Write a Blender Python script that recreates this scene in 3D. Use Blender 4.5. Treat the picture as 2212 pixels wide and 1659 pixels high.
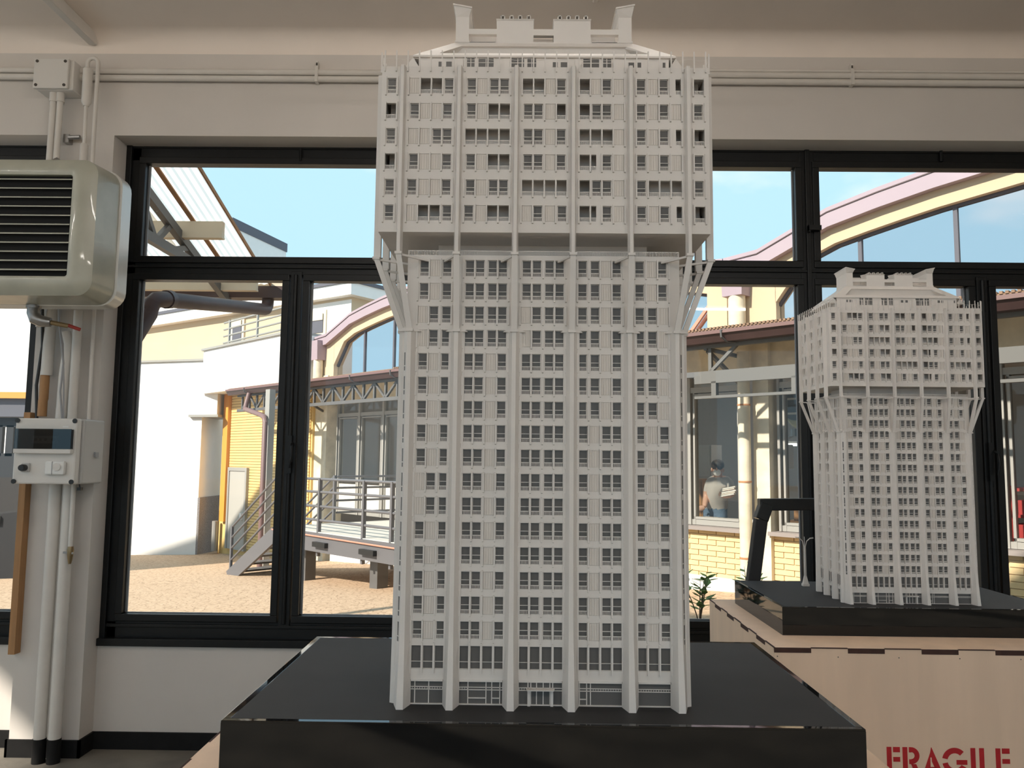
import bpy, bmesh, math, random
from mathutils import Vector, Matrix

for _o in list(bpy.data.objects): bpy.data.objects.remove(_o)
SC = bpy.context.scene
COL = SC.collection
R = math.radians
random.seed(4)

# ---------------------------------------------------------------- camera
FPX, IW, IH = 1722.0, 2212.0, 1659.0
CAM = Vector((0, 0, 1.55))
_p, _y, _r = R(5.35), R(0.62), R(0.6)
_f = Vector((-math.sin(_y)*math.cos(_p), math.cos(_y)*math.cos(_p), math.sin(_p)))
_r0 = Vector((math.cos(_y), math.sin(_y), 0)); _u0 = _r0.cross(_f)
_rt = _r0*math.cos(_r) + _u0*math.sin(_r); _up = -_r0*math.sin(_r) + _u0*math.cos(_r)
cd = bpy.data.cameras.new('camera'); cam = bpy.data.objects.new('camera', cd); COL.objects.link(cam)
cd.sensor_fit = 'HORIZONTAL'; cd.sensor_width = 36; cd.lens = FPX/IW*36; cd.clip_start = .02; cd.clip_end = 500
cam.matrix_world = Matrix(((_rt.x, _up.x, -_f.x, 0), (_rt.y, _up.y, -_f.y, 0), (_rt.z, _up.z, -_f.z, CAM.z), (0, 0, 0, 1)))
SC.camera = cam

def PX(px, py, Y):
    """world point seen at a photo pixel at depth Y"""
    d = _f + _rt*((px-IW/2)/FPX) - _up*((py-IH/2)/FPX)
    return CAM + d*(Y/d.y)

# ---------------------------------------------------------------- world, sun, exposure
SC.view_settings.view_transform = 'Standard'; SC.view_settings.look = 'None'
SC.view_settings.gamma = 1.0; SC.view_settings.use_curve_mapping = False
SC.view_settings.exposure = 0.85
wd = bpy.data.worlds.new('sky'); SC.world = wd; wd.use_nodes = True
nt = wd.node_tree; nt.nodes.clear()
def N(t, typ, **kw):
    n = t.nodes.new(typ)
    for k, v in kw.items(): setattr(n, k, v)
    return n
tc = N(nt, 'ShaderNodeTexCoord'); mp = N(nt, 'ShaderNodeMapping'); mp.inputs['Scale'].default_value = (1, 1, 2.4)
mp.inputs['Location'].default_value = (.3, .1, .35)
ns = N(nt, 'ShaderNodeTexNoise'); ns.inputs['Scale'].default_value = 3.6; ns.inputs['Detail'].default_value = 7; ns.inputs['Roughness'].default_value = .5
cr = N(nt, 'ShaderNodeValToRGB'); cr.color_ramp.elements[0].position = .53; cr.color_ramp.elements[1].position = .74
cr.color_ramp.elements[0].color = (.48, .75, .93, 1); cr.color_ramp.elements[1].color = (.95, .96, .98, 1)
bg = N(nt, 'ShaderNodeBackground'); bg.inputs['Strength'].default_value = .70
wo = N(nt, 'ShaderNodeOutputWorld')
for a, b in ((tc.outputs['Generated'], mp.inputs['Vector']), (mp.outputs[0], ns.inputs['Vector']), (ns.outputs['Fac'], cr.inputs[0]), (cr.outputs[0], bg.inputs['Color']), (bg.outputs[0], wo.inputs[0])):
    nt.links.new(a, b)
sl = bpy.data.lights.new('sun', 'SUN'); sun = bpy.data.objects.new('sun', sl); COL.objects.link(sun)
sl.energy = 4.1; sl.color = (1, .92, .80); sl.angle = R(1.2)
SUN = Vector((.60, .50, -.55)).normalized()
sun.rotation_euler = SUN.to_track_quat('-Z', 'Y').to_euler(); sun.location = (-6, -8, 12)

# ---------------------------------------------------------------- materials
MT = {}
def mat(name, col, rough=.6, metal=0, var=0, vscale=6, bump=0, bscale=40, coat=0, stretch=None, col2=None, spec=.5, emit=None):
    m = bpy.data.materials.new(name); m.use_nodes = True; t = m.node_tree
    b = t.nodes['Principled BSDF']
    b.inputs['Base Color'].default_value = (*col, 1); b.inputs['Roughness'].default_value = rough; b.inputs['Metallic'].default_value = metal
    b.inputs['Coat Weight'].default_value = coat; b.inputs['Specular IOR Level'].default_value = spec
    if emit: b.inputs['Emission Color'].default_value = (*emit[0], 1); b.inputs['Emission Strength'].default_value = emit[1]
    if var or bump or col2:
        c = N(t, 'ShaderNodeTexCoord'); mpn = N(t, 'ShaderNodeMapping'); t.links.new(c.outputs['Object'], mpn.inputs[0])
        if stretch: mpn.inputs['Scale'].default_value = stretch
    if var or col2:
        n = N(t, 'ShaderNodeTexNoise'); n.inputs['Scale'].default_value = vscale; n.inputs['Detail'].default_value = 5
        r = N(t, 'ShaderNodeValToRGB'); r.color_ramp.elements[0].position = .35; r.color_ramp.elements[1].position = .68
        c2 = col2 or tuple(x*(1-var) for x in col)
        r.color_ramp.elements[0].color = (*c2, 1); r.color_ramp.elements[1].color = (*col, 1)
        t.links.new(mpn.outputs[0], n.inputs['Vector']); t.links.new(n.outputs['Fac'], r.inputs[0]); t.links.new(r.outputs[0], b.inputs['Base Color'])
    if bump:
        n2 = N(t, 'ShaderNodeTexNoise'); n2.inputs['Scale'].default_value = bscale; n2.inputs['Detail'].default_value = 4
        bp = N(t, 'ShaderNodeBump'); bp.inputs['Strength'].default_value = bump; bp.inputs['Distance'].default_value = .01
        t.links.new(mpn.outputs[0], n2.inputs['Vector']); t.links.new(n2.outputs['Fac'], bp.inputs['Height']); t.links.new(bp.outputs[0], b.inputs['Normal'])
    MT[name] = m; return m
def glass(name, tint=(1, 1, 1), refl=.06, rough=.0):
    m = bpy.data.materials.new(name); m.use_nodes = True; t = m.node_tree; t.nodes.clear()
    tr = N(t, 'ShaderNodeBsdfTransparent'); tr.inputs[0].default_value = (*tint, 1)
    gl = N(t, 'ShaderNodeBsdfGlossy'); gl.inputs['Roughness'].default_value = rough
    lw = N(t, 'ShaderNodeLayerWeight'); lw.inputs['Blend'].default_value = .12
    mm = N(t, 'ShaderNodeMath', operation='MULTIPLY_ADD'); mm.inputs[1].default_value = .5; mm.inputs[2].default_value = refl
    mx = N(t, 'ShaderNodeMixShader'); o = N(t, 'ShaderNodeOutputMaterial')
    t.links.new(lw.outputs['Fresnel'], mm.inputs[0]); t.links.new(mm.outputs[0], mx.inputs[0]); t.links.new(tr.outputs[0], mx.inputs[1]); t.links.new(gl.outputs[0], mx.inputs[2]); t.links.new(mx.outputs[0], o.inputs[0])
    MT[name] = m; return m

mat('model_white', (.77, .725, .68), .55, var=.03, vscale=30)
mat('model_panel', (.735, .68, .62), .6)
mat('model_pane', (.135, .13, .125), .35, spec=.3)
mat('gloss_black', (.006, .006, .006), .03, spec=.45)
mat('matte_black', (.034, .034, .036), .65, var=.12, vscale=14, spec=.3)
mat('plywood', (.90, .675, .495), .55, var=.08, vscale=3, stretch=(6, 6, .6), bump=.03, bscale=30)
mat('burnt_edge', (.07, .03, .022), .8, var=.3, vscale=40)
mat('stencil_red', (.52, .012, .016), .6, var=.12, vscale=60)
mat('screw', (.1, .09, .08), .4, .6)
mat('wall_paint', (.66, .615, .57), .85, var=.05, vscale=2.5, bump=.10, bscale=9)
mat('ceiling_paint', (.88, .785, .70), .9, var=.07, vscale=1.6, bump=.08, bscale=7)
mat('floor_concrete', (.20, .18, .15), .8, var=.45, vscale=3.5, bump=.2, bscale=30, col2=(.11, .10, .085))
mat('skirting_black', (.009, .0085, .0085), .7, spec=.25, var=.3, vscale=20)
mat('frame_black', (.007, .007, .007), .42, spec=.35, var=.3, vscale=15, bump=.06, bscale=25)
mat('putty', (.22, .22, .23), .7)
mat('pipe_paint', (.70, .66, .61), .5, var=.05, vscale=12, bump=.05, bscale=40)
mat('box_white', (.70, .67, .63), .45)
mat('batten', (.42, .22, .09), .6, var=.2, vscale=6, stretch=(8, 8, .5))
mat('heater_green', (.44, .44, .36), .35, var=.15, vscale=8, coat=.3)
mat('heater_trim', (.72, .71, .67), .3, .15)
mat('heater_slat', (.46, .46, .38), .4)
mat('dark_void', (.006, .006, .006), .9)
mat('steel', (.35, .34, .33), .35, .9)
mat('brass', (.30, .22, .12), .4, .8)
mat('red_paint', (.35, .03, .02), .5)
mat('plastic_black', (.015, .015, .015), .35)
mat('plastic_grey', (.50, .49, .47), .45)
mat('smoke_plastic', (.06, .06, .06), .12)
mat('paper_white', (.8, .8, .78), .7)
mat('cable_grey', (.33, .33, .34), .5)
glass('window_glass', (.985, .99, .99), .015)
glass('far_glass', (.86, .86, .84), .02, .0)
glass('arch_glass', (.80, .84, .86), .86, .03)
glass('cover_clear', (.35, .36, .36), .05)
# outside
mat('paving', (.60, .42, .28), .9, var=.25, vscale=30, bump=.5, bscale=28, col2=(.45, .31, .195))
mat('white_render', (.82, .79, .75), .9, var=.04, vscale=4, bump=.1, bscale=60)
mat('cream_render', (.72, .61, .46), .9, var=.10, vscale=1.5)
mat('speckle', (.42, .38, .36), .9, var=.5, vscale=60, col2=(.18, .16, .16))
mat('beige_render', (.60, .46, .31), .9, var=.06, vscale=.5)
mat('pillar_cream', (.74, .66, .50), .85, var=.22, vscale=5, bump=.1, bscale=40)
mat('brick_yellow', (.76, .57, .30), .85, var=.10, vscale=8)
mat('mortar', (.62, .46, .27), .9)
mat('shutter_yellow', (.72, .50, .20), .6)
mat('orange_paint', (.70, .30, .05), .6)
mat('gutter_brown', (.062, .032, .030), .5, 0, var=.2, vscale=4)
mat('gutter_rose', (.17, .095, .085), .5, 0)
mat('fascia_mauve', (.37, .29, .325), .6, var=.06, vscale=2)
mat('roof_tile', (.30, .185, .115), .8, var=.3, vscale=20)
mat('galv_steel', (.13, .125, .12), .55, .1, var=.15, vscale=4)
mat('girder_grey', (.13, .125, .115), .6)
mat('rail_steel', (.135, .13, .135), .5, .1)
mat('alu_frame', (.33, .315, .285), .5, .1)
mat('door_grey', (.40, .38, .34), .6)
mat('dock_panel', (.60, .57, .51), .6)
mat('sheet_white', (.80, .77, .72), .6, var=.12, vscale=3, col2=(.76, .70, .62))
mat('rust', (.45, .22, .10), .9, var=.3, vscale=9)
mat('stone_sill', (.28, .24, .22), .7)
mat('inner_grey', (.42, .40, .38), .9)
mat('inner_floor', (.15, .14, .13), .8)
mat('roof_dark', (.10, .10, .12), .7)
mat('gate_black', (.012, .012, .014), .6)
mat('brace_red', (.62, .25, .17), .6)
mat('heater_cream', (.62, .60, .38), .5)
mat('leaf', (.24, .38, .08), .6, var=.4, vscale=20)
mat('leaf_dark', (.10, .15, .06), .6, var=.4, vscale=20)
mat('stem', (.09, .06, .035), .8)
mat('soil', (.06, .045, .035), .95)
mat('skin', (.55, .33, .24), .5)
mat('hair', (.035, .025, .02), .6)
mat('shirt', (.46, .44, .42), .85)
mat('denim', (.16, .25, .38), .9, var=.25, vscale=30)
mat('mask_white', (.82, .81, .80), .8)
mat('tube_or_fill_glow', (.9, .9, .9), .5, emit=((1, .98, .94), 9))
mat('fill_tube_glow', (.9, .9, .9), .5, emit=((1, .95, .89), 36))  # glow of the added room fill lights
mat('crate_red', (.40, .03, .03), .6)

_t = MT['sheet_white'].node_tree; _b = _t.nodes['Principled BSDF']; _o = _t.nodes['Material Output']
_tl = N(_t, 'ShaderNodeBsdfTranslucent'); _tl.inputs[0].default_value = (.95, .91, .85, 1); _mx = N(_t, 'ShaderNodeMixShader'); _mx.inputs[0].default_value = .7
_t.links.new(_b.outputs[0], _mx.inputs[1]); _t.links.new(_tl.outputs[0], _mx.inputs[2]); _t.links.new(_mx.outputs[0], _o.inputs[0])

# ---------------------------------------------------------------- helpers
class MB:
    """collects solids into one mesh"""
    def __init__(s): s.v = []; s.f = []; s.m = []
    def add(s, vs, fs, mi=0):
        o = len(s.v); s.v += [tuple(v) for v in vs]; s.f += [tuple(i+o for i in f) for f in fs]; s.m += [mi]*len(fs)
    def hexa(s, c, mi=0):   # c: 4 bottom ccw, 4 top ccw
        s.add(c, [(3, 2, 1, 0), (4, 5, 6, 7), (0, 1, 5, 4), (1, 2, 6, 5), (2, 3, 7, 6), (3, 0, 4, 7)], mi)
    def box(s, x0, x1, y0, y1, z0, z1, mi=0, T=None):
        c = [(x0, y0, z0), (x1, y0, z0), (x1, y1, z0), (x0, y1, z0), (x0, y0, z1), (x1, y0, z1), (x1, y1, z1), (x0, y1, z1)]
        if T: c = [T(*p) for p in c]
        s.hexa(c, mi)
    def prism(s, poly, a0, a1, axis='y', mi=0):
        n = len(poly)
        if axis == 'y': f = lambda p, a: (p[0], a, p[1])
        elif axis == 'x': f = lambda p, a: (a, p[0], p[1])
        else: f = lambda p, a: (p[0], p[1], a)
        vs = [f(p, a0) for p in poly] + [f(p, a1) for p in poly]
        fs = [tuple(range(n)), tuple(range(2*n-1, n-1, -1))] + [(i, i+n, (i+1) % n+n, (i+1) % n) for i in range(n)]
        s.add(vs, fs, mi)
    def bar(s, p, q, w, h, mi=0, up=(0, 0, 1), w2=None, h2=None):
        p, q = Vector(p), Vector(q); d = (q-p).normalized(); u = Vector(up)
        if abs(d.dot(u)) > .98: u = Vector((0, 1, 0))
        a = d.cross(u).normalized(); b = a.cross(d).normalized(); w2 = w2 or w; h2 = h2 or h
        c = [p-a*w/2-b*h/2, p+a*w/2-b*h/2, p+a*w/2+b*h/2, p-a*w/2+b*h/2, q-a*w2/2-b*h2/2, q+a*w2/2-b*h2/2, q+a*w2/2+b*h2/2, q-a*w2/2+b*h2/2]
        s.hexa(c, mi)
    def tube(s, pts, r, n=10, mi=0, caps=True):
        pts = [Vector(p) for p in pts]; rr = r if isinstance(r, (list, tuple)) else [r]*len(pts)
        rings = []; ref = Vector((.13, .31, .94)).normalized()
        for i, p in enumerate(pts):
            d = (pts[min(i+1, len(pts)-1)] - pts[max(i-1, 0)]).normalized()
            if abs(d.dot(ref)) > .97: ref = Vector((.9, .2, .1)).normalized()
            a = d.cross(ref).normalized(); b = a.cross(d).normalized(); ref = b
            rings.append([p+(a*math.cos(k*2*math.pi/n)+b*math.sin(k*2*math.pi/n))*rr[i] for k in range(n)])
        vs = [v for g in rings for v in g]; fs = []
        for i in range(len(pts)-1):
            for k in range(n): fs.append((i*n+k, i*n+(k+1) % n, (i+1)*n+(k+1) % n, (i+1)*n+k))
        if caps: fs += [tuple(range(n-1, -1, -1)), tuple((len(pts)-1)*n+k for k in range(n))]
        s.add(vs, fs, mi)
    def lathe(s, prof, n=16, at=(0, 0, 0), axis='z', mi=0):
        vs = []
        for r, h in prof:
            for k in range(n):
                a = k*2*math.pi/n; x, y = r*math.cos(a), r*math.sin(a)
                p = (x, y, h) if axis == 'z' else ((x, h, y) if axis == 'y' else (h, x, y))
                vs.append((p[0]+at[0], p[1]+at[1], p[2]+at[2]))
        fs = []
        for i in range(len(prof)-1):
            for k in range(n): fs.append((i*n+k, i*n+(k+1) % n, (i+1)*n+(k+1) % n, (i+1)*n+k))
        fs += [tuple(range(n-1, -1, -1)), tuple((len(prof)-1)*n+k for k in range(n))]
        s.add(vs, fs, mi)
    def mesh(s, name, mats, smooth=False):
        me = bpy.data.meshes.new(name); me.from_pydata(s.v, [], s.f)
        for m in (mats if isinstance(mats, (list, tuple)) else [mats]): me.materials.append(MT[m])
        if any(s.m): me.polygons.foreach_set('material_index', s.m)
        bm = bmesh.new(); bm.from_mesh(me); bmesh.ops.recalc_face_normals(bm, faces=bm.faces); bm.to_mesh(me); bm.free()
        if smooth:
            me.polygons.foreach_set('use_smooth', [True]*len(me.polygons))
            try: me.set_sharp_from_angle(angle=R(40))
            except Exception: pass
        me.update(); return me
    def build(s, name, mats, parent=None, smooth=False, bevel=0, world=False):
        return link(name, s.mesh(name, mats, smooth), parent, bevel, world)

def link(name, me, parent=None, bevel=0, world=False):
    o = bpy.data.objects.new(name, me); COL.objects.link(o)
    if parent is not None:
        o.parent = parent
        if world: o.matrix_parent_inverse = parent_matrix(parent).inverted()
    if bevel:
        b = o.modifiers.new('bevel', 'BEVEL'); b.width = bevel; b.segments = 2; b.limit_method = 'ANGLE'
    return o
def parent_matrix(o):
    m = Matrix.LocRotScale(o.location, o.rotation_euler, o.scale)
    return (parent_matrix(o.parent) @ o.matrix_parent_inverse @ m) if o.parent else m
def tag(o, label, cat, group=None, kind=None):
    o['label'] = label; o['category'] = cat
    if group: o['group'] = group
    if kind: o['kind'] = kind
    return o
def thing(name, label, cat, loc=(0, 0, 0), rz=0, group=None, kind=None):
    o = bpy.data.objects.new(name, None); COL.objects.link(o); o.empty_display_size = .1
    o.location = loc; o.rotation_euler = (0, 0, rz)
    return tag(o, label, cat, group, kind)
def one(name, mb, mats, label, cat, group=None, kind=None, **kw):
    return tag(mb.build(name, mats, None, **kw), label, cat, group, kind)
# ================================================================ the room
ZF, ZC = .05, 3.80            # floor, ceiling
YW, YN, YX = 4.09, 4.22, 4.42  # wall face, niche face, outer face
XL, XR, YB = -6.03, 6.5, -4.6
m = MB(); m.box(XL, XR, YB, YX, ZF-.15, ZF)
one('floor', m, 'floor_concrete', 'worn dark grey concrete floor of the workshop', 'floor', kind='structure')
# back wall: pieces round the two window niches
WX0, WX1 = -2.18, 4.4          # window niche 1
VX0, VX1 = -4.6, -2.53         # window niche 2 (far left)
m = MB()
m.box(VX1, WX0, YW, YX, ZF, 3.245)                      # pillar
m.box(WX1, XR, YW, YX, ZF, 3.245); m.box(XL, VX0, YW, YX, ZF, 3.245)
m.box(WX0, WX1, YN, YX, ZF, .57); m.box(VX0, VX1, YN, YX, ZF, .57)
m.box(XL, XR, YW, YX, 3.245, 4.1)
one('wall_back', m, 'wall_paint', 'off-white plastered window wall with a pillar between two windows', 'wall', kind='structure')
# ceiling with a rounded cove
m = MB()
m.box(XL, XR, YB, YW, ZC, ZC+.25)
pr = [(YW+.01, ZC+.01), (YW+.01, ZC-.10)] + [(YW-.10*(1-math.cos(a*R(7.5))), ZC-.10+.10*math.sin(a*R(7.5))) for a in range(0, 13)] + [(YW-.10, ZC+.01)]
m.prism(pr, XL, XR, 'x')
one('ceiling', m, 'ceiling_paint', 'dull beige plastered ceiling with a rounded cove at the wall', 'ceiling', kind='structure', smooth=True)
m = MB(); m.box(XL-.2, XL, YB, YX, ZF-.15, .85); m.box(XL-.2, XL, YB, YX, 3.65, ZC+.25)
for y in (YB+.2, -2.4, -.2, 2.0, YX-.25): m.box(XL-.2, XL, y-.2, y+.2, .85, 3.65)
one('wall_left', m, 'wall_paint', 'left side wall of the workshop with wide windows outside the view', 'wall', kind='structure')
m = MB(); m.box(XR, XR+.2, YB, YX, ZF-.15, ZC+.25)
one('wall_right', m, 'wall_paint', 'right side wall of the workshop outside the view', 'wall', kind='structure')
m = MB(); m.box(XL, XR, YB-.2, YB, ZF-.15, .9); m.box(XL, XR, YB-.2, YB, 3.4, ZC+.25)
for x in (XL+.1, -3.4, -.2, 3.1, XR-.1): m.box(x-.12, x+.12, YB-.2, YB, .9, 3.4)
one('wall_front', m, 'wall_paint', 'glazed wall behind the viewpoint with wide window openings', 'wall', kind='structure')
# skirting
m = MB(); z0, z1 = ZF, .135; t = .012
m.box(WX0, XR, YN-t, YN, z0, z1); m.box(VX0, VX1, YN-t, YN, z0, z1)
m.box(VX1-t, WX0+t, YW-t, YW, z0, z1); m.box(WX0, WX0+t, YW-t, YN, z0, z1); m.box(VX1-t, VX1, YW-t, YN, z0, z1)
one('baseboard_back', m, 'skirting_black', 'black painted skirting along the foot of the window wall', 'skirting', kind='structure')

# ---- windows (black painted steel frames)
def window(name, label, x0, xs, zg, zu, x1, frame_y=4.25):
    """xs: list of lower pane intervals, zg lower pane z-range, zu upper pane z-range"""
    w = thing(name, label, 'window', ((x0+x1)/2, frame_y, .57), kind='structure')
    fy0, fy1 = frame_y-.005, frame_y+.075
    def part(nm, b, mt='frame_black', bev=.003, par=None): return b.build(nm, mt, par or w, world=True, bevel=bev)
    b = MB(); b.box(x0, x1, fy0, fy1, 3.165, 3.262); b.box(x0, x1, frame_y-.012, fy1, 3.235, 3.262); part('head_rail', b)
    b = MB(); b.box(x0, x1, fy0, fy1, .60, .685); b.box(x0, x1, YN-.02, fy1, .565, .603); b.box(x0, x1, fy0-.012, fy1, .655, .672); part('bottom_rail', b)
    b = MB(); b.box(x0, x1, fy0, fy1, 2.53, 2.60); b.box(x0, x1, fy0-.014, fy1, 2.565, 2.578); part('transom', b)
    b = MB(); b.box(x0, xs[0][0]-.03, fy0, fy1, .57, 3.25); b.box(x0, x0+.03, fy0-.02, fy1, .57, 3.25); part('jamb', b)
    b = MB(); b.box(xs[-1][1]+.03, x1, fy0, fy1, .57, 3.25); part('jamb', b)
    n = len(xs)
    for i in range(n-1):
        a, c = xs[i][1], xs[i+1][0]
        b = MB()
        if i % 2 == 0: b.box(a+.045, c-.045, fy0-.01, fy1, .66, 2.55); b.tube([((a+c)/2, fy0-.014, .68), ((a+c)/2, fy0-.014, 2.53)], .011, 8); part('meeting_stile', b)
        else: b.box(a+.025, c-.025, fy0-.004, fy1, .57, 3.25); b.box((a+c)/2-.012, (a+c)/2+.012, fy0-.02, fy1, .57, 3.25); part('mullion', b)
    up = [(xs[i][0], xs[min(i+1, n-1)][1]) for i in range(0, n, 2)]
    for (lst, zr, nm) in ((xs, zg, 'sash'), (up, zu, 'fanlight')):
        for (a, c) in lst:
            b = MB(); e = .036
            ya, yb = frame_y-.018, frame_y+.05
            b.box(a-e, c+e, ya, yb, zr[0]-e, zr[0]); b.box(a-e, c+e, ya, yb, zr[1], zr[1]+e); b.box(a-e, a, ya, yb, zr[0], zr[1]); b.box(c, c+e, ya, yb, zr[0], zr[1])
            f = part(nm, b)
            b = MB(); g = .006; yc, yd = frame_y+.022, frame_y+.034
            b.box(a, c, yc, yd, zr[0], zr[0]+g*.6); b.box(a, a+g*1.6, yc, yd, zr[0], zr[1]); b.box(c-g, c, yc, yd, zr[0], zr[1])
            part('putty_line', b, 'putty', 0, f)
            b = MB(); b.box(a, c, frame_y+.012, frame_y+.016, zr[0], zr[1]); part('pane', b, 'window_glass', 0, f)
    return w
LX = [(-2.073, -1.295), (-1.147, -.369), (-.221, .557), (.705, 1.485), (1.615, 2.398), (2.544, 3.322)]
w1 = window('window_1', 'wide black steel window with six casements behind the two tower models', -2.18, LX, (.722, 2.497), (2.628, 3.148), 4.4)
w2 = window('window_2', 'black steel window at the far left behind the wall heater', -4.6, [(-4.42, -3.61), (-3.46, -2.652)], (.727, 2.5), (2.63, 3.15), -2.53)
for (x, z) in ((-2.225+.03, 2.80), (1.56, 2.80)):
    b = MB(); b.box(x-.02, x+.045, 4.19, 4.235, z-.012, z+.014); b.box(x-.02, x-.01, 4.20, 4.25, z-.02, z+.02); b.build('stay_catch', 'frame_black', w1, world=True)
for x in (-1.22, 2.47):
    b = MB(); c = PX(1, 1, 4.2)
    b.tube([(x+.012, 4.225, 1.62), (x+.02, 4.185, 1.60), (x+.022, 4.18, 1.55), (x+.012, 4.185, 1.49)], [.006, .008, .009, .006], 8); b.box(x-.012, x+.012, 4.216, 4.232, 1.46, 1.66); b.build('casement_handle', 'frame_black', w1, world=True, smooth=True)
for (x, z) in ((-1.22, 3.20), (1.55, 3.22), (2.28, 3.22)):
    b = MB(); b.tube([(x, 4.232, z-.035), (x, 4.232, z+.035)], .008, 8); b.build('hinge', 'frame_black', w1, world=True)

# ---- conduits and pipes on the wall
def pipe(name, pts, r, label, mt='pipe_paint', n=12, group=None, cat='pipe'):
    b = MB(); b.tube(pts, r, n); return one(name, b, mt, label, cat, group, smooth=True)
def arc(c, r, a0, a1, u, v, n=8):
    c, u, v = Vector(c), Vector(u), Vector(v)
    return [c+u*(r*math.cos(R(a0+(a1-a0)*i/n)))+v*(r*math.sin(R(a0+(a1-a0)*i/n))) for i in range(n+1)]
yc = YW-.026
b0 = thing('wall_conduit', 'pair of cream conduits running from the junction box right along the wall top', 'conduit', (-2.3, YW, 3.57))
for z, r in ((3.588, .0165), (3.552, .0165)):
    b = MB(); b.tube([(-2.36, yc, z), (.9, yc, z-.002)], r, 12); b.build('conduit_run', 'pipe_paint', b0, smooth=True, world=True)
    b = MB(); b.tube([(.9, yc, z-.002-.0), (XR, yc, z-.012)], r*1.02, 12); b.build('conduit_run', 'pipe_paint', b0, smooth=True, world=True)
b = MB(); b.tube([(.2, yc+.004, 3.614), (XR, yc+.004, 3.606)], .009, 10); b.build('thin_conduit', 'pipe_paint', b0, smooth=True, world=True)
for x in (-1.10, .06, 1.735, 3.2):
    b = MB(); b.box(x-.008, x+.008, yc-.019, YW, 3.53, 3.612); b.box(x-.006, x+.006, yc-.01, YW, 3.61, 3.648); b.build('saddle_clip', 'pipe_paint', b0, world=True)
    b = MB(); b.box(x-.004, x+.004, yc-.013, yc-.009, 3.622, 3.636); b.build('clip_screw', 'screw', b0, world=True)
b0 = thing('wall_conduit', 'short pair of cream conduits left of the junction box at the frame edge', 'conduit', (-3.2, YW, 3.57))
for z in (3.592, 3.556):
    b = MB(); b.tube([(XL, yc, z), (-2.545, yc, z)], .0165, 12); b.build('conduit_run', 'pipe_paint', b0, smooth=True, world=True)
b0 = thing('ceiling_conduit', 'painted trunking across the ceiling at upper left', 'conduit', (-2.3, 3.5, 3.79))
b = MB(); b.box(-2.335, -2.290, YB, YW-.02, 3.735, 3.80); b.build('trunking', 'pipe_paint', b0, world=True, bevel=.006)
b0 = thing('ceiling_conduit', 'painted trunking across the ceiling above the tower model', 'conduit', (.34, 3.5, 3.79))
b = MB(); b.box(.335, .365, YB, 3.72, 3.775, 3.80); b.build('trunking', 'ceiling_paint', b0, world=True, bevel=.006)
# junction box
jb = thing('junction_box', 'square cream junction box on the wall above the heater', 'junction box', (-2.46, YW, 3.45))
b = MB(); b.box(-2.555, -2.36, 3.99, YW, 3.448, 3.612); b.build('box_body', 'box_white', jb, world=True, bevel=.006)
b = MB(); b.box(-2.562, -2.38, 3.972, 3.99, 3.45, 3.612); b.build('lid', 'box_white', jb, world=True, bevel=.004)
for x in (-2.545, -2.397):
    for z in (3.467, 3.596):
        b = MB(); b.lathe([(.008, 0), (.008, .004)], 10, (x, 3.969, z), 'y'); b.build('lid_screw', 'screw', jb, world=True)
for i, x in enumerate((-2.482, -2.445)):
    pipe('drop_conduit', [(x, 4.03, 3.45), (x-.004, 4.03, 2.6), (x-.004, 4.04, 2.2)], .0155, ('left' if i == 0 else 'right') + ' cream conduit dropping from the junction box behind the heater', cat='conduit')
    b = MB(); b.tube([(x, 4.03, 3.455), (x, 4.03, 3.40)], .02, 12); o = one('conduit_socket', b, 'pipe_paint', ('left' if i == 0 else 'right') + ' cream socket under the junction box', 'fitting', smooth=True)
for z in (3.588, 3.552):
    b = MB(); b.tube([(-2.37, yc, z), (-2.325, yc, z)], .0215, 12); one('conduit_socket', b, 'pipe_paint', ('upper' if z > 3.57 else 'lower') + ' cream socket at the right side of the junction box', 'fitting', smooth=True)
# looped pipe with silencer bottle
lp = thing('looped_pipe', 'cream painted pipe bent into a hairpin with a fat sleeve above the heater', 'pipe', (-2.26, 4.0, 2.6))
b = MB(); yl = 3.99
b.tube([(-2.289, yl, 3.55)] + arc((-2.262, yl, 3.595), .028, 180, 0, (1, 0, 0), (0, 0, 1), 10) + [(-2.234, yl, 3.4), (-2.232, yl, 2.4)], .0105, 10); b.build('hairpin', 'pipe_paint', lp, smooth=True, world=True)
b = MB(); b.tube([(-2.285, yl, 3.57), (-2.285, yl, 3.56), (-2.284, yl, 3.38), (-2.284, yl, 3.36)], [.012, .024, .024, .013], 14); b.build('fat_sleeve', 'pipe_paint', lp, smooth=True, world=True)
b = MB(); b.tube([(-2.284, yl, 3.37), (-2.281, yl, 3.15)], .0095, 10); b.build('thin_pipe', 'pipe_paint', lp, smooth=True, world=True)
b = MB(); b.tube([(-2.281, yl, 3.16), (-2.281, yl, 3.15), (-2.279, yl, 2.5)], [.012, .020, .020], 12); b.build('lower_sleeve', 'pipe_paint', lp, smooth=True, world=True)
b = MB(); b.tube([(-2.40, 4.05, 3.215), (-2.34, 4.05, 3.217)], .012, 8); b.box(-2.43, -2.40, 4.05, YW, 3.19, 3.235); one('pipe_bracket', b, 'steel', 'small steel bracket stub on the pillar right of the drop conduits', 'bracket')

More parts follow.
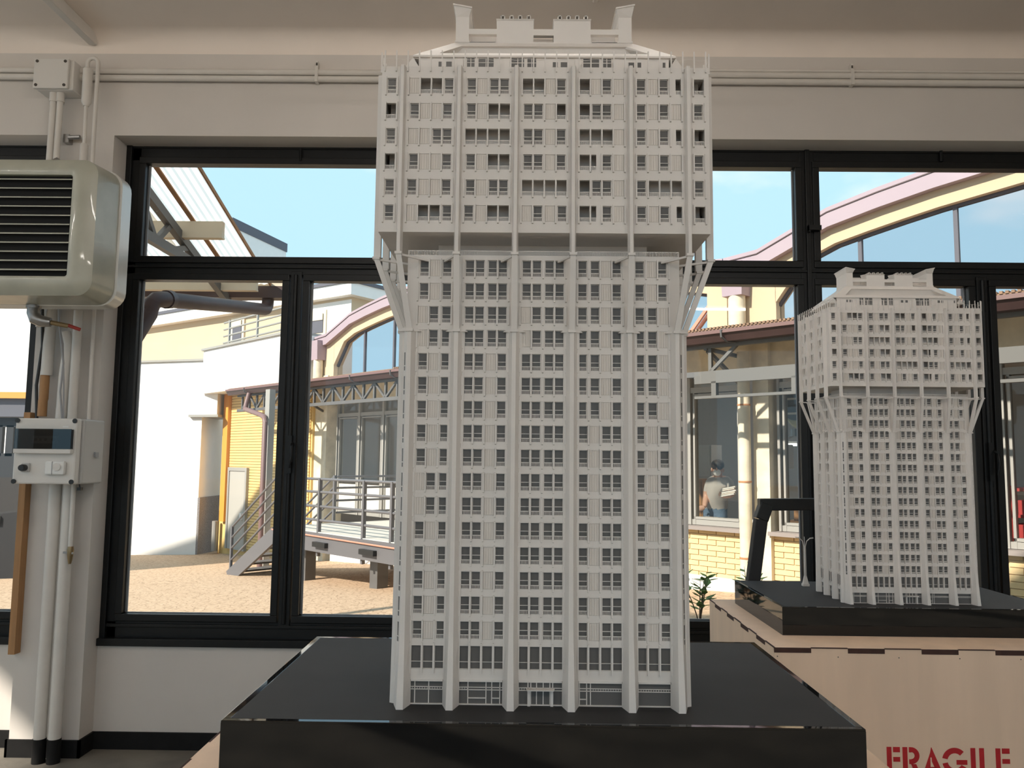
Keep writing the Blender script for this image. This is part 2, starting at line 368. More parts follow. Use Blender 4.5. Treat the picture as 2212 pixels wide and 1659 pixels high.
# ---- wall fan heater
HX0, HX1, HY0, HY1, HZ0, HZ1 = -2.80, -1.945, 3.50, 3.90, 2.262, 2.895
ht = thing('fan_heater', 'olive-grey wall fan heater with horizontal louvres and rounded corners', 'heater', (-2.37, 3.7, 2.26))
def rrect(x0, x1, z0, z1, r, n=6):
    p = []
    for cx, cz, a in ((x1-r, z1-r, 0), (x0+r, z1-r, 90), (x0+r, z0+r, 180), (x1-r, z0+r, 270)):
        for i in range(n+1): t = R(a+90*i/n); p.append((cx+r*math.cos(t), cz+r*math.sin(t)))
    return p
def rings(mb, lst, mi=0, close=True):   # lst of (rounded outline, y)
    n = len(lst[0][0]); vs = [(p[0], y, p[1]) for o, y in lst for p in o]; fs = []
    for i in range(len(lst)-1):
        for k in range(n): fs.append((i*n+k, i*n+(k+1) % n, (i+1)*n+(k+1) % n, (i+1)*n+k))
    if close: fs.append(tuple(range((len(lst)-1)*n, len(lst)*n)))
    mb.add(vs, fs, mi)
gx0, gx1, gz0, gz1 = -2.70, -2.045, 2.345, 2.815
b = MB(); rings(b, [(rrect(gx0, gx1, gz0, gz1, .012), 3.545), (rrect(gx0, gx1, gz0, gz1, .012), 3.502), (rrect(gx0-.016, gx1+.016, gz0-.016, gz1+.016, .02), 3.497), (rrect(HX0+.03, HX1-.03, HZ0+.03, HZ1-.03, .06), 3.503), (rrect(HX0, HX1, HZ0, HZ1, .07), 3.53), (rrect(HX0-.012, HX1+.015, HZ0-.01, HZ1+.01, .08), 3.70), (rrect(HX0, HX1, HZ0, HZ1, .07), 3.702)], close=True)
b.build('front_shell', 'heater_green', ht, smooth=True, world=True)
b = MB(); rings(b, [(rrect(HX0, HX1+.012, HZ0, HZ1, .07), 3.704), (rrect(HX0-.02, HX1+.025, HZ0-.012, HZ1+.012, .08), 3.706), (rrect(HX0-.02, HX1+.022, HZ0-.012, HZ1+.012, .08), 3.80), (rrect(HX0+.03, HX1-.02, HZ0+.03, HZ1-.03, .08), 3.84), (rrect(HX0+.05, HX1-.04, HZ0+.06, HZ1-.06, .08), 3.88)], close=True)
b.build('rear_shell', 'heater_trim', ht, smooth=True, world=True)
b = MB(); b.box(gx0+.002, gx1-.002, 3.525, 3.54, gz0+.002, gz1-.002); b.build('grille_void', 'dark_void', ht, world=True)
for i in range(11):
    z = gz0+.026+i*(gz1-gz0-.03)/10.5
    b = MB(); b.hexa([(gx0+.002, 3.50, z), (gx1-.002, 3.50, z), (gx1-.002, 3.522, z+.009), (gx0+.002, 3.522, z+.009), (gx0+.002, 3.50, z+.0045), (gx1-.002, 3.50, z+.0045), (gx1-.002, 3.522, z+.013), (gx0+.002, 3.522, z+.013)])
    b.build('louvre_slat', 'heater_slat', ht, world=True)
b = MB(); b.box(-2.62, -2.12, 3.86, YW, 2.40, 2.44); b.box(-2.62, -2.12, 3.86, YW, 2.72, 2.76); b.build('wall_bracket', 'steel', ht, world=True)
b = MB(); c = (-2.30, 3.72, 2.93); b.tube([(-2.30, 3.72, 2.88), (-2.30, 3.72, 2.93)] + [(-2.30+.04*math.sin(R(a)), 3.72, 2.93+.04*(1-math.cos(R(a)))*.6) for a in (30, 60, 90)] + [(-2.22, 3.73, 2.93)], [.03, .03, .03, .028, .026, .022], 12); b.build('top_elbow', 'steel', ht, smooth=True, world=True)
b = MB(); b.tube([(-2.235, 3.73, 2.955), (-2.20, 3.73, 2.94), (-2.16, 3.73, 2.90)], .013, 8); b.build('red_valve_lever', 'red_paint', ht, smooth=True, world=True)
b = MB(); b.tube([(-2.32, 3.72, 2.27), (-2.32, 3.72, 2.215), (-2.31, 3.72, 2.19), (-2.285, 3.73, 2.178), (-2.245, 3.74, 2.175)], [.028, .028, .03, .028, .022], 12); b.tube([(-2.32, 3.72, 2.25), (-2.32, 3.72, 2.238)], .033, 12); b.build('bottom_elbow', 'steel', ht, smooth=True, world=True)
b = MB(); b.tube([(-2.25, 3.74, 2.175), (-2.185, 3.78, 2.165)], .012, 8); b.build('valve_stem', 'brass', ht, smooth=True, world=True)
b = MB(); b.tube([(-2.185, 3.78, 2.168), (-2.135, 3.80, 2.15)], .009, 8); b.build('red_valve_tip', 'red_paint', ht, smooth=True, world=True)

# ---- electrical panel
EX0, EX1, EY, EZ0, EZ1 = -2.452, -2.148, 3.85, 1.404, 1.722
ep = thing('electrical_panel', 'light grey electrical panel with smoked breaker window on the pillar', 'electrical panel', (-2.3, 4.0, 1.4))
b = MB(); b.box(EX0+.01, EX1+.012, 3.895, YW-.005, EZ0, EZ1); b.build('box_body', 'plastic_grey', ep, world=True, bevel=.008)
b = MB(); b.box(EX0, EX1, EY, 3.893, EZ0, EZ1); b.build('front_cover', 'box_white', ep, world=True, bevel=.008)
for x in (EX0+.012, EX1-.012):
    for z in (EZ0+.012, EZ1-.012):
        b = MB(); b.lathe([(.012, 0), (.011, .006)], 10, (x, EY-.006, z), 'y'); b.build('corner_cap', 'plastic_black', ep, world=True)
b = MB(); b.box(EX0+.018, EX1-.016, EY-.006, EY, 1.575, 1.668); b.build('breaker_recess', 'smoke_plastic', ep, world=True)
b = MB(); b.box(-2.355, -2.235, EY-.012, EY-.005, 1.60, 1.636); b.build('breaker_row', 'plastic_grey', ep, world=True)
for i in range(4):
    b = MB(); x = -2.345+i*.024+(.012 if i == 3 else 0); b.box(x, x+.012, EY-.018, EY-.011, 1.612, 1.624); b.build('breaker_switch', 'plastic_black', ep, world=True)
b = MB(); b.box(EX0+.016, EX1-.014, EY-.026, EY-.023, 1.573, 1.67); b.build('smoked_window', 'cover_clear', ep, world=True)
b = MB(); b.box(EX0+.014, EX1-.012, EY-.028, EY, 1.551, 1.573); b.build('window_rail', 'box_white', ep, world=True, bevel=.003)
b = MB(); b.box(-2.22, -2.19, EY-.001, EY+.004, 1.678, 1.684); b.build('rating_label', 'paper_white', ep, world=True)
b = MB(); b.box(-2.405, -2.365, EY-.01, EY, 1.462, 1.505); b.build('switch_plate', 'plastic_grey', ep, world=True, bevel=.004)
b = MB(); b.lathe([(.014, 0), (.017, .01), (.016, .03), (.008, .032)], 14, (-2.387, EY-.04, 1.482), 'y'); b.build('rotary_knob', 'plastic_black', ep, world=True, smooth=True)
b = MB(); b.box(-2.282, -2.188, EY-.024, EY, 1.45, 1.515); b.build('thermostat', 'paper_white', ep, world=True, bevel=.007)
b = MB(); b.lathe([(.019, 0), (.017, .006)], 18, (-2.222, EY-.030, 1.488), 'y'); b.build('thermostat_dial', 'box_white', ep, world=True, smooth=True)
b = MB(); b.box(-2.247, -2.245, EY-.026, EY-.022, 1.452, 1.513); b.build('thermostat_seam', 'cable_grey', ep, world=True)
b = MB(); b.box(EX1+.008, EX1+.022, 3.99, 4.02, 1.535, 1.56); b.build('side_clip', 'cable_grey', ep, world=True)

# ---- vertical pipes on the pillar
PL = 4.02
q = [('heating_pipe', [(-2.335, PL, .16), (-2.335, PL, 1.41)], 'left of two thick cream pipes standing at the foot of the pillar'),
     ('heating_pipe', [(-2.262, PL, .16), (-2.264, PL, 1.41)], 'right of two thick cream pipes standing at the foot of the pillar')]
for nme, pts, lab in q:
    t0 = thing(nme, lab, 'pipe', pts[0]); b = MB(); b.tube(pts, .029, 16); b.build('pipe_run', 'pipe_paint', t0, smooth=True, world=True)
    b = MB(); p = pts[0]; b.tube([(p[0], p[1], ZF), (p[0], p[1], .165)], .031, 16); b.build('black_foot', 'skirting_black', t0, smooth=True, world=True)
pipe('heating_pipe', [(-2.33, PL, 1.70), (-2.325, PL, 1.95), (-2.312, PL, 2.10), (-2.335, PL, 2.17)], .027, 'thick cream pipe between the electrical panel and the heater')
pipe('heating_pipe', [(-2.262, 4.0, 1.70), (-2.262, 4.0, 2.28)], .022, 'slimmer cream pipe right of the thick one above the electrical panel')
pipe('heating_pipe', [(-2.43, 4.04, 1.95), (-2.425, 4.04, 2.3)], .028, 'short cream pipe hanging left below the heater')
pipe('thin_pipe', [(-2.20, 4.04, 1.70), (-2.205, 4.04, 2.3)], .010, 'thin cream pipe at the right above the electrical panel')
pipe('copper_cap', [(-2.44, 4.04, 1.74), (-2.44, 4.04, 1.82), (-2.437, 4.04, 1.83), (-2.437, 4.04, 1.95)], .022, 'brown painted pipe joint left above the electrical panel', 'batten')
pipe('power_cable', [(-2.28, 3.95, 1.70), (-2.29, 3.93, 1.86), (-2.283, 3.93, 2.0), (-2.285, 3.9, 2.12), (-2.288, 3.88, 2.20), (-2.283, 3.86, 2.28)], .005, 'thin grey cable running up from the electrical panel to the heater', 'cable_grey', 8, cat='cable')
pipe('power_cable', [(-2.275, 3.95, 1.70), (-2.275, 3.93, 1.9), (-2.292, 3.93, 2.10), (-2.288, 3.89, 2.17)], .004, 'second thin grey cable crossing beside the first above the panel', 'cable_grey', 8, cat='cable')
pipe('power_cable', [(-2.47, 4.05, 1.70), (-2.485, 4.05, 1.9), (-2.455, 4.03, 2.1), (-2.45, 4.0, 2.3)], .008, 'dark cable at the pillar edge left below the heater', 'plastic_black', 8, cat='cable')
dv = thing('drain_valve', 'small brass drain tap on a cream pipe below the electrical panel', 'valve', (-2.215, 3.98, 1.0))
b = MB(); b.tube([(-2.22, 3.98, 1.09), (-2.222, 3.98, 1.41)], .011, 10); b.build('feed_pipe', 'pipe_paint', dv, smooth=True, world=True)
b = MB(); b.tube([(-2.218, 3.98, 1.095), (-2.218, 3.98, 1.08), (-2.218, 3.98, 1.05), (-2.218, 3.98, 1.03), (-2.218, 3.98, 1.01)], [.013, .016, .014, .011, .007], 10); b.build('tap_body', 'brass', dv, smooth=True, world=True)
b = MB(); b.bar((-2.25, 3.975, 1.066), (-2.20, 3.975, 1.063), .008, .01); b.build('tap_lever', 'steel', dv, world=True)
b = MB(); b.bar((-2.19, 3.98, 1.385), (-2.19, 3.98, 1.37), .02, .02); b.tube([(-2.19, 3.98, 1.385), (-2.195, 3.98, 1.405)], .003, 6); one('hanging_tag', b, 'plastic_black', 'little black tag hanging under the electrical panel', 'tag')
b = MB(); b.box(-2.534, -2.50, 4.04, YW, .555, 1.76); one('wooden_batten', b, 'batten', 'orange-brown wooden batten standing against the pillar edge', 'batten', bevel=.002)

# ---- added fill lights out of view, shaped as hanging fluorescent battens
for i, (x, y) in enumerate(((-4.4, .9), (-.1, 1.7), (-.7, -1.4), (2.1, -1.4))):
    bl = thing('fill_batten', ('first', 'second', 'third', 'fourth')[i] + ' added fill light from the left, shaped as a hanging batten, outside the picture', 'lamp', (x, y, 3.45), group='added fill lights')
    b = MB(); b.box(-.75, .75, -.05, .05, .03, .09); b.build('housing', 'box_white', bl)
    for sx in (-.6, .6):
        b = MB(); b.tube([(sx, 0, .09), (sx, 0, ZC-3.451)], .004, 6); b.build('hanger', 'steel', bl)
    b = MB(); b.tube([(-.72, 0, 0), (.72, 0, 0)], .016, 10); b.build('tube', 'fill_tube_glow', bl, smooth=True)
# ================================================================ the two tower models
MOD, CS = .01703, .08515        # window module, column spacing
FH = .0011                      # half width of a fin
HW, HD = .203, .1175            # shaft half width / half depth
UW, UD = .245, .1405            # upper block half width / half depth
WT = .005                       # wall thickness
SH_Z = [.6458-.0353*k for k in range(16)]; SH_H = .0250
UP_Z = [.9183-.0391*k for k in range(6)]; UP_H = .0240
BW = .0131
FRONT = dict(
  B1='RPR RPR PLR PLR RPR RPR RPR RPR RPR PLR PLR RPR RPR RPR RPR RPR',
  B2='RLRL RLRL RLRL RLRL RLPL RLPL RLPL RLPL RLPL RLPL RLPL RLPL RLPL RLPL RLPL RLPL',
  B3='RLRL RLRL PLRL PLRL RLRL RLRL RLRL RLRL RLRL RLRL RLRL RLRL RLRL RLRL RLRL RLRL',
  B4='LRPL LRPL LRPL LRPL LRPL LRPL LRPL RPRL RPRL RPRL RPRL RPRL RPRL RPRL RPRL RPRL',
  B5='LPL LPL LRP LRP LRP LRP LRP LPR LPR LPR LPR LPR LPR LPR LPR LPR')
UPPER = dict(
  S0='C O C O C C', B1='POOR RPPL PPRL RPPL LPPL POOR', B2='RPRL RPOO OOOO RPOO RPRL LPOO', B3='OOPL RLPl RLPL RLPL OOOO PLPR',
  B4='OPLP ORLP OOOP OhLP ORLP OhLP', B5='LPLH LPLP LPLH LPLP LOOO LPLH', S1='O L O L L O')
SIDE_S = ['.L. RL. .L.']*4 + ['.L. RL. .R.']*3 + ['R.. .R. .R.']*9
SIDE_U = ['R.L. .R.. RL.L', 'R.L. RL.. L.L.', 'R..L .L.. RL..', 'L.L. RL.. .L.L', 'RL.L RL.. LRL.', 'R.L. .L.. R.L.']

def opening(c, x0, x1):
    if c == 'R': return (x1-FH-BW, x1-FH, 'window')
    if c == 'L': return (x0+FH, x0+FH+BW, 'window')
    if c == 'C': return ((x0+x1-BW)/2, (x0+x1+BW)/2, 'window')
    if c == 'P': return (x0+FH, x1-FH, 'panel')
    if c == 'O': return (x0+FH, x1-FH, 'loggia')
    if c == 'l': return (x0+FH, x0+FH+BW, 'loggia_n')
    if c == 'H': return (x1-FH-.0078, x1-FH, 'loggia_h')
    if c == 'h': return (x0+FH, x0+FH+.0078, 'loggia_h')
    return None

def slat_rail(b, w, h, T=None, y0=.0006, y1=.0016, n=None):
    b.box(0, w, y0, y1, h-.0011, h, 0, T); b.box(0, w, y0, y1, 0, .0008, 0, T)
    n = n or max(3, int(round(w/.0021)))
    for i in range(n+1):
        x = i*(w-.0009)/n; b.box(x, x+.0009, y0, y1, .0008, h-.0011, 0, T)

_cache = {}
def win_mesh(kind, h):
    """frame, pane, balustrade meshes with the origin at the opening's lower left front corner"""
    k = (kind, h)
    if k in _cache: return _cache[k]
    rh = .0067; w = {'window': BW, 'loggia': MOD-2*FH, 'loggia_n': BW, 'loggia_h': .0078}.get(kind, BW)
    fr, pa, ba = MB(), MB(), MB()
    slat_rail(ba, w, rh)
    if kind == 'window':
        e = .0008; y0, y1 = .0030, .0044
        fr.box(0, e, y0, y1, 0, h); fr.box(w-e, w, y0, y1, 0, h); fr.box(0, w, y0, y1, h-e, h); fr.box(0, w, y0, y1, 0, e)
        zb = rh+(h-rh)*.33; fr.box(0, w, y0-.0006, y1, zb-.0004, zb+.0005)
        pa.box(e, w-e, .0036, .0040, e, h-e)
    _cache[k] = (fr, pa, ba, w); return _cache[k]
def panel_mb(w, h):
    b = MB(); b.box(0, w, .0011, WT, 0, h)
    n = 4; g = .0005; s = (w-g*(n+1))/n
    for i in range(n): b.box(g+i*(s+g), g+i*(s+g)+s, .0003, .0016, g, h-g)
    return b

def face(T, bays, zs, h, z0, z1, u0, u1, wall, fins, sink, fin_dn=.0026, fin_up=.0014, back=None):
    """wall with openings; bays: list of (first module line, module, [codes per row]); sink(kind, u0, u1, z, h)"""
    zs = list(zs)
    prev = z1
    for r, zt in enumerate(zs):
        zb = zt-h
        wall.box(u0, u1, 0, WT, zt, prev, 0, T)
        ops = []
        for (x0, md, codes) in bays:
            cs = codes[r]
            for i, c in enumerate(cs):
                o = opening(c, x0+i*md, x0+(i+1)*md)
                if o: ops.append(o)
            for i in range(len(cs)+1):
                x = x0+i*md
                fins.hexa([T(x-FH, -.0026, zb-fin_dn), T(x+FH, -.0026, zb-fin_dn), T(x+FH, .001, zb-fin_dn-.001), T(x-FH, .001, zb-fin_dn-.001), T(x-FH, -.0026, zt+fin_up), T(x+FH, -.0026, zt+fin_up), T(x+FH, .001, zt+fin_up+.0008), T(x-FH, .001, zt+fin_up+.0008)])
        ops.sort(); x = u0
        for (a, c, kd) in ops:
            if a > x+1e-6: wall.box(x, a, 0, WT, zb, zt, 0, T)
            sink(kd, a, c, zb, h); x = c
        wall.box(x, u1, 0, WT, zb, zt, 0, T)
        prev = zb
    wall.box(u0, u1, 0, WT, z0, prev, 0, T)

def TF(hd): return lambda u, d, z: (u, -hd+d, z)
def TB(hd): return lambda u, d, z: (-u, hd-d, z)
def TLf(hw): return lambda u, d, z: (-hw+d, -u, z)
def TRt(hw): return lambda u, d, z: (hw-d, u, z)

PX_I = [(-1.5)*CS, -.5*CS, .5*CS, 1.5*CS]
PIER_X = [-.197] + PX_I + [.197]
COL_X = [-2.5*CS] + PX_I + [2.5*CS]

def sh_bays():
    out = []
    for nm, x in zip(('B1', 'B2', 'B3', 'B4', 'B5'), (PX_I[0]-.5*MOD-3*MOD, PX_I[0]+.5*MOD, PX_I[1]+.5*MOD, PX_I[2]+.5*MOD, PX_I[3]+.5*MOD)):
        out.append((x, MOD, FRONT[nm].split()))
    return out
def up_bays():
    out = [(COL_X[0]-1.5*MOD, MOD, UPPER['S0'].split())]
    for i, nm in enumerate(('B1', 'B2', 'B3', 'B4', 'B5')): out.append((COL_X[i]+.5*MOD, MOD, UPPER[nm].split()))
    out.append((COL_X[5]+.5*MOD, MOD, UPPER['S1'].split())); return out
SIDE_P = (-.105, -.0365, .0365, .105)
SIDE_C = (-.113, -.038, .038, .113)
def side_bays(rows, xs, md, n):
    out = []
    for i in range(3):
        cx = (xs[i]+xs[i+1])/2; out.append((cx-n*md/2, md, [r.split()[i][:n].ljust(n, '.') for r in rows]))
    return out

def make_tower(root, fine):
    """fine: windows split into frame, pane and balustrade; else one mesh per window"""
    P = lambda nm, mb, mt='model_white', par=None, **kw: mb.build(nm, mt, par or root, **kw)
    wins = {'frame': {}, 'count': 0}
    def front_sink(hd):
        def f(kd, a, c, z, h):
            loc = (a, -hd, z)
            if kd == 'panel':
                k = ('panel', round(c-a, 5), h)
                if k not in _cache: _cache[k] = panel_mb(c-a, h).mesh('panel', 'model_panel')
                o = link('panel', _cache[k], root); o.location = loc; return
            fr, pa, ba, w = win_mesh(kd, h)
            if kd == 'window':
                if fine:
                    km = ('wm', h)
                    if km not in _cache: _cache[km] = (fr.mesh('window', 'model_white'), pa.mesh('pane', 'model_pane'), ba.mesh('balustrade', 'model_white'))
                    ms = _cache[km]
                    o = link('window', ms[0], root); o.location = loc
                    link('pane', ms[1], o); link('balustrade', ms[2], o)
                else:
                    km = ('wmc', h)
                    if km not in _cache:
                        b = MB(); b.add(fr.v, fr.f, 0); b.add(ba.v, ba.f, 0); b.add(pa.v, pa.f, 1); _cache[km] = b.mesh('window', ['model_white', 'model_pane'])
                    o = link('window', _cache[km], root); o.location = loc
            else:
                km = ('lg', kd, h)
                if km not in _cache: _cache[km] = ba.mesh('loggia_balustrade', 'model_white')
                o = link('loggia_balustrade', _cache[km], root); o.location = loc
        return f
    sw = MB()
    def join_sink(T):
        def f(kd, a, c, z, h):
            T2 = lambda x, y, zz: T(a+x, y, z+zz)
            if kd == 'panel': sw.box(0, c-a, .0006, WT, 0, h, 0, T2); return
            fr, pa, ba, w = win_mesh(kd if kd in ('window', 'loggia', 'loggia_n', 'loggia_h') else 'window', h)
            for src, mi in ((fr, 0), (ba, 0), (pa, 1)):
                sw.add([T2(*v) for v in src.v], src.f, mi)
        return f
    # ---- shaft
    wall, fins = MB(), MB()
    face(TF(HD), sh_bays(), SH_Z, SH_H, .0860, .6478, -HW, HW, wall, fins, front_sink(HD))
    face(TB(HD), sh_bays(), SH_Z, SH_H, .0860, .6478, -HW, HW, wall, fins, join_sink(TB(HD)))
    sb = side_bays(SIDE_S, SIDE_P, MOD, 3)
    for T in (TLf(HW), TRt(HW)): face(T, sb, SH_Z, SH_H, .0860, .6478, -HD+WT, HD-WT, wall, fins, join_sink(T))
    # slit windows beside the corners
    for T in (TLf(HW), TRt(HW)):
        for s in (-1, 1):
            for z in SH_Z[4:]:
                sw.box(s*.1125-.0016, s*.1125+.0016, -.0004, .001, z-.019, z, 1, T); sw.box(s*.1125-.0016, s*.1125+.0016, -.0004, .001, z-.027, z-.0205, 1, T)
    # tall windows storey, band and shop storey
    for T in (TF(HD), TB(HD)):
        for (x, n) in zip((PX_I[0]-.5*MOD-3*MOD, PX_I[0]+.5*MOD, PX_I[1]+.5*MOD, PX_I[2]+.5*MOD, PX_I[3]+.5*MOD), (3, 4, 4, 4, 3)):
            for i in range(n+1):
                xx = x+i*MOD; fins.box(xx-.0012, xx+.0012, -.0032, WT, .0440, .0860, 0, T)
            for i in range(n):
                a, c = x+i*MOD+.0012, x+(i+1)*MOD-.0012
                if T(0, 0, 0)[1] < 0:
                    k = 'tall'
                    if k not in _cache:
                        w = MOD-.0024; f1 = MB(); f1.box(0, .0006, .002, .0036, 0, .0325); f1.box(w-.0006, w, .002, .0036, 0, .0325); f1.box(0, w, .002, .0036, .0095, .0103); f1.box(0, w, .002, .0036, 0, .0006)
                        p1 = MB(); p1.box(0, w, .0034, .0042, 0, .0325); _cache[k] = (f1.mesh('tall_window', 'model_white'), p1.mesh('pane', 'model_pane'))
                    o = link('tall_window', _cache[k][0], root); o.location = (a, -HD, .0495); link('pane', _cache[k][1], o)
                else: sw.box(a, c, .003, .004, .0495, .082, 1, T)
        wall.box(-HW, HW, 0, WT, .0820, .0860, 0, T); wall.box(-HW, HW, 0, WT, .0345, .0495, 0, T)
        for x in PX_I: wall.box(x-.5*MOD, x+.5*MOD, .0003, WT, 0, .0345, 0, T); wall.box(x-.5*MOD, x+.5*MOD, .0003, WT, .0495, .0820, 0, T)
        for s in (-1, 1):
            for za, zb_ in ((0, .0345), (.0495, .0820)): wall.box(min(s*HW, s*.1873), max(s*HW, s*.1873), .0003, WT, za, zb_, 0, T)
        wall.box(-HW, HW, -.0012, 0, .0325, .0352, 0, T)
    for T in (TLf(HW), TRt(HW)):
        wall.box(-HD+WT, HD-WT, 0, WT, .0345, .0860, 0, T)
        for x in SIDE_P: wall.box(max(x-.013, -HD+WT), min(x+.013, HD-WT), .0003, WT, 0, .0345, 0, T)
        for i in range(3):
            cx = (SIDE_P[i]+SIDE_P[i+1])/2
            for k in (-1, 0, 1): sw.box(cx+k*.0145-.006, cx+k*.0145+.006, -.0003, .001, .0495, .080, 1, T); fins.box(cx+k*.0145-.0077, cx+k*.0145-.0065, -.0028, .001, .045, .084, 0, T)
            sw.box(cx-.022, cx+.022, .002, .003, 0, .0325, 1, T)
            for k in range(4): sw.box(cx-.022+k*.0143, cx-.0212+k*.0143, .001, .0025, 0, .0325, 0, T)
            sw.box(cx-.022, cx+.022, .001, .0025, .0185, .0193, 0, T); sw.box(cx-.022, cx+.022, .001, .0025, .0222, .023, 0, T)
    wall.box(-HW+WT, HW-WT, -HD+WT, HD-WT, .644, .6478)                    # terrace slab
    P('shaft_wall', wall)
    for nm, mb in (('fins', fins),):
        o = P(nm, mb); o['kind'] = 'stuff'
    # shopfronts, one per bay (glazing bars traced from the photo, as fractions of the bay)
    shops = [([0, .15, .54, .96], (0, 1), []), ([0, .23, .61, .73, .90], (0, .23), [(.23, .42), (.42, .61), (.73, .90)]), ([0, .24, .30, .42, .56, .70, .76], (0, .24), []),
             ([0, .07, .22, .30], (.30, 1), [(.07, .22)]), ([0], (0, 1), [])]
    xs = [-.1873, PX_I[0]+.5*MOD, PX_I[1]+.5*MOD, PX_I[2]+.5*MOD, PX_I[3]+.5*MOD]; ws = [3*MOD, 4*MOD, 4*MOD, 4*MOD, 3*MOD]
    for x, w, (vs, band, low) in zip(xs, ws, shops):
        b = MB(); y0, y1 = .0015, .0030; e = .0007
        for v in vs+[1]: b.box(v*w-e, v*w+e, y0, y1, 0, .0325)
        b.box(0, w, y0, y1, .0319, .0325); b.box(0, w, 0, y1, 0, .0014)
        for z in (.0205, .0240): b.box(0, w, y0, y1, z-.0005, z+.0005)
        k = band[0]*w
        while k < band[1]*w: b.box(k, k+.0006, y0+.0003, y1, .0205, .024); k += .0036
        for a, c in low: b.box(a*w, c*w, y0, y1, .0085, .0098)
        o = P('shopfront', b); o.location = (x, -HD+.001, 0)
        b = MB(); b.box(0, w, .0030, .0036, 0, .0325); p = b.build('pane', 'model_pane', o)
    b = MB(); w = 4*MOD; x = xs[2]
    b.hexa([(x+.22*w, -HD-.008, .0225), (x+.78*w, -HD-.008, .0225), (x+.80*w, -HD+.003, .0215), (x+.20*w, -HD+.003, .0215), (x+.22*w, -HD-.008, .0238), (x+.78*w, -HD-.008, .0238), (x+.80*w, -HD+.003, .0236), (x+.20*w, -HD+.003, .0236)])
    for i in range(9): xx = x+(.24+i*.065)*w; b.box(xx, xx+.001, -HD-.009, -HD-.006, .0232, .0246)
    for s in (.26, .74): b.box(x+s*w-.002, x+s*w+.002, -HD-.002, -HD+.002, 0, .0225)
    P('entrance_canopy', b)
    # terrace balustrade and recessed storey under the upper block
    b = MB()
    for T, hl in ((TF(HD), HW), (TB(HD), HW), (TLf(HW), HD), (TRt(HW), HD)):
        T2 = lambda x_, y_, z_, T=T, hl=hl: T(x_-hl, y_, z_+.6524)
        slat_rail(b, 2*hl, .0080, T2, .0002, .0014, int(2*hl/.0022)); b.box(-hl, hl, .0001, .0015, .6478, .6525, 0, T)
    P('terrace_balustrade', b)
    b = MB(); b.box(-HW+.040, HW-.040, -HD+.052, HD-.052, .6478, .6830)
    for T in (TF(HD-.052),):
        for a, c in ((-.16, -.135), (-.125, -.10), (-.02, -.012), (.0, .006), (.012, .018), (.06, .075), (.11, .13)): b.box(a, c, -.0008, 0, .655, .676, 0, T)
    P('recessed_storey', b)
    # ---- upper block
    wall, fins = MB(), MB()
    face(TF(UD), up_bays(), UP_Z, UP_H, .6817, .9364, -UW, UW, wall, fins, front_sink(UD), .003, .0014)
    face(TB(UD), up_bays(), UP_Z, UP_H, .6817, .9364, -UW, UW, wall, fins, join_sink(TB(UD)), .003, .0014)
    sb = side_bays(SIDE_U, SIDE_C, MOD, 4)
    for T in (TLf(UW), TRt(UW)): face(T, sb, UP_Z, UP_H, .6817, .9364, -UD+WT, UD-WT, wall, fins, join_sink(T), .003, .0014)
    for z in [.6817] + [z_-UP_H-.004 for z_ in UP_Z[:-1]] + [.9235]: wall.box(-UW+WT, UW-WT, -UD+WT, UD-WT, z, z+.003)
    wall.box(-UW+.010, UW-.010, -UD+.026, UD-.026, .684, .9235)
    for x in (-.2128, -.1277, -.0426, .0426, .1277, .2128): wall.box(x-.003, x+.003, -UD+WT, UD-WT, .684, .9235)
    P('upper_wall', wall); o = P('fins', fins); o['kind'] = 'stuff'
    o = P('rear_and_side_windows', sw, ['model_white', 'model_pane']); o['kind'] = 'stuff'
    # parapet fins and the wavy wire between them
    b, wv = MB(), MB()
    for T, hl in ((TF(UD), UW), (TB(UD), UW), (TLf(UW), UD), (TRt(UW), UD)):
        n = int(round(2*(hl-.0045)/MOD)); st = 2*(hl-.0045)/n
        for i in range(n+1):
            x = -hl+.0045+i*st; b.box(x-.0009, x+.0009, -.0028, -.0006, .9280, .9605, 0, T)
        pts = []
        for i in range(n*6+1):
            x = -hl+.0045+i*st/6; pts.append(T(x, -.0014, .9475+.0011*math.sin(i/6*2*math.pi*.5)))
        wv.tube(pts, .00028, 5)
    o = P('parapet_fins', b); o['kind'] = 'stuff'
    P('parapet_wire', wv)
    # ---- piers, caps, struts, collars, columns, ties
    def pier(T, u, ucol, hd, ud, tie, fl=1.0):
        b = MB(); zz = [(0, .0255, .0240, .0098), (.030, .0215, .0232, .0088), (.10, .0145, .0212, .0068), (.20, .0120, .0200, .0060), (.537, .0118, .0192, .0058)]
        zz = [(z, .0118+(p_-.0118)*fl, wb, wn) for z, p_, wb, wn in zz]
        sec = [[T(u-wb/2, 0, z), T(u-wn/2, -p_, z), T(u+wn/2, -p_, z), T(u+wb/2, 0, z)] for z, p_, wb, wn in zz]
        vs = [v for s_ in sec for v in s_]; fs = [(0, 1, 2, 3), tuple(len(vs)-1-i for i in range(4))]
        for i in range(len(sec)-1):
            for k in range(4): fs.append((i*4+k, i*4+(k+1) % 4, i*4+4+(k+1) % 4, i*4+4+k))
        b.add(vs, fs); b.box(u-.0118, u+.0118, -.0012, .001, 0, .537, 0, T); pr_ = P('pier', b)
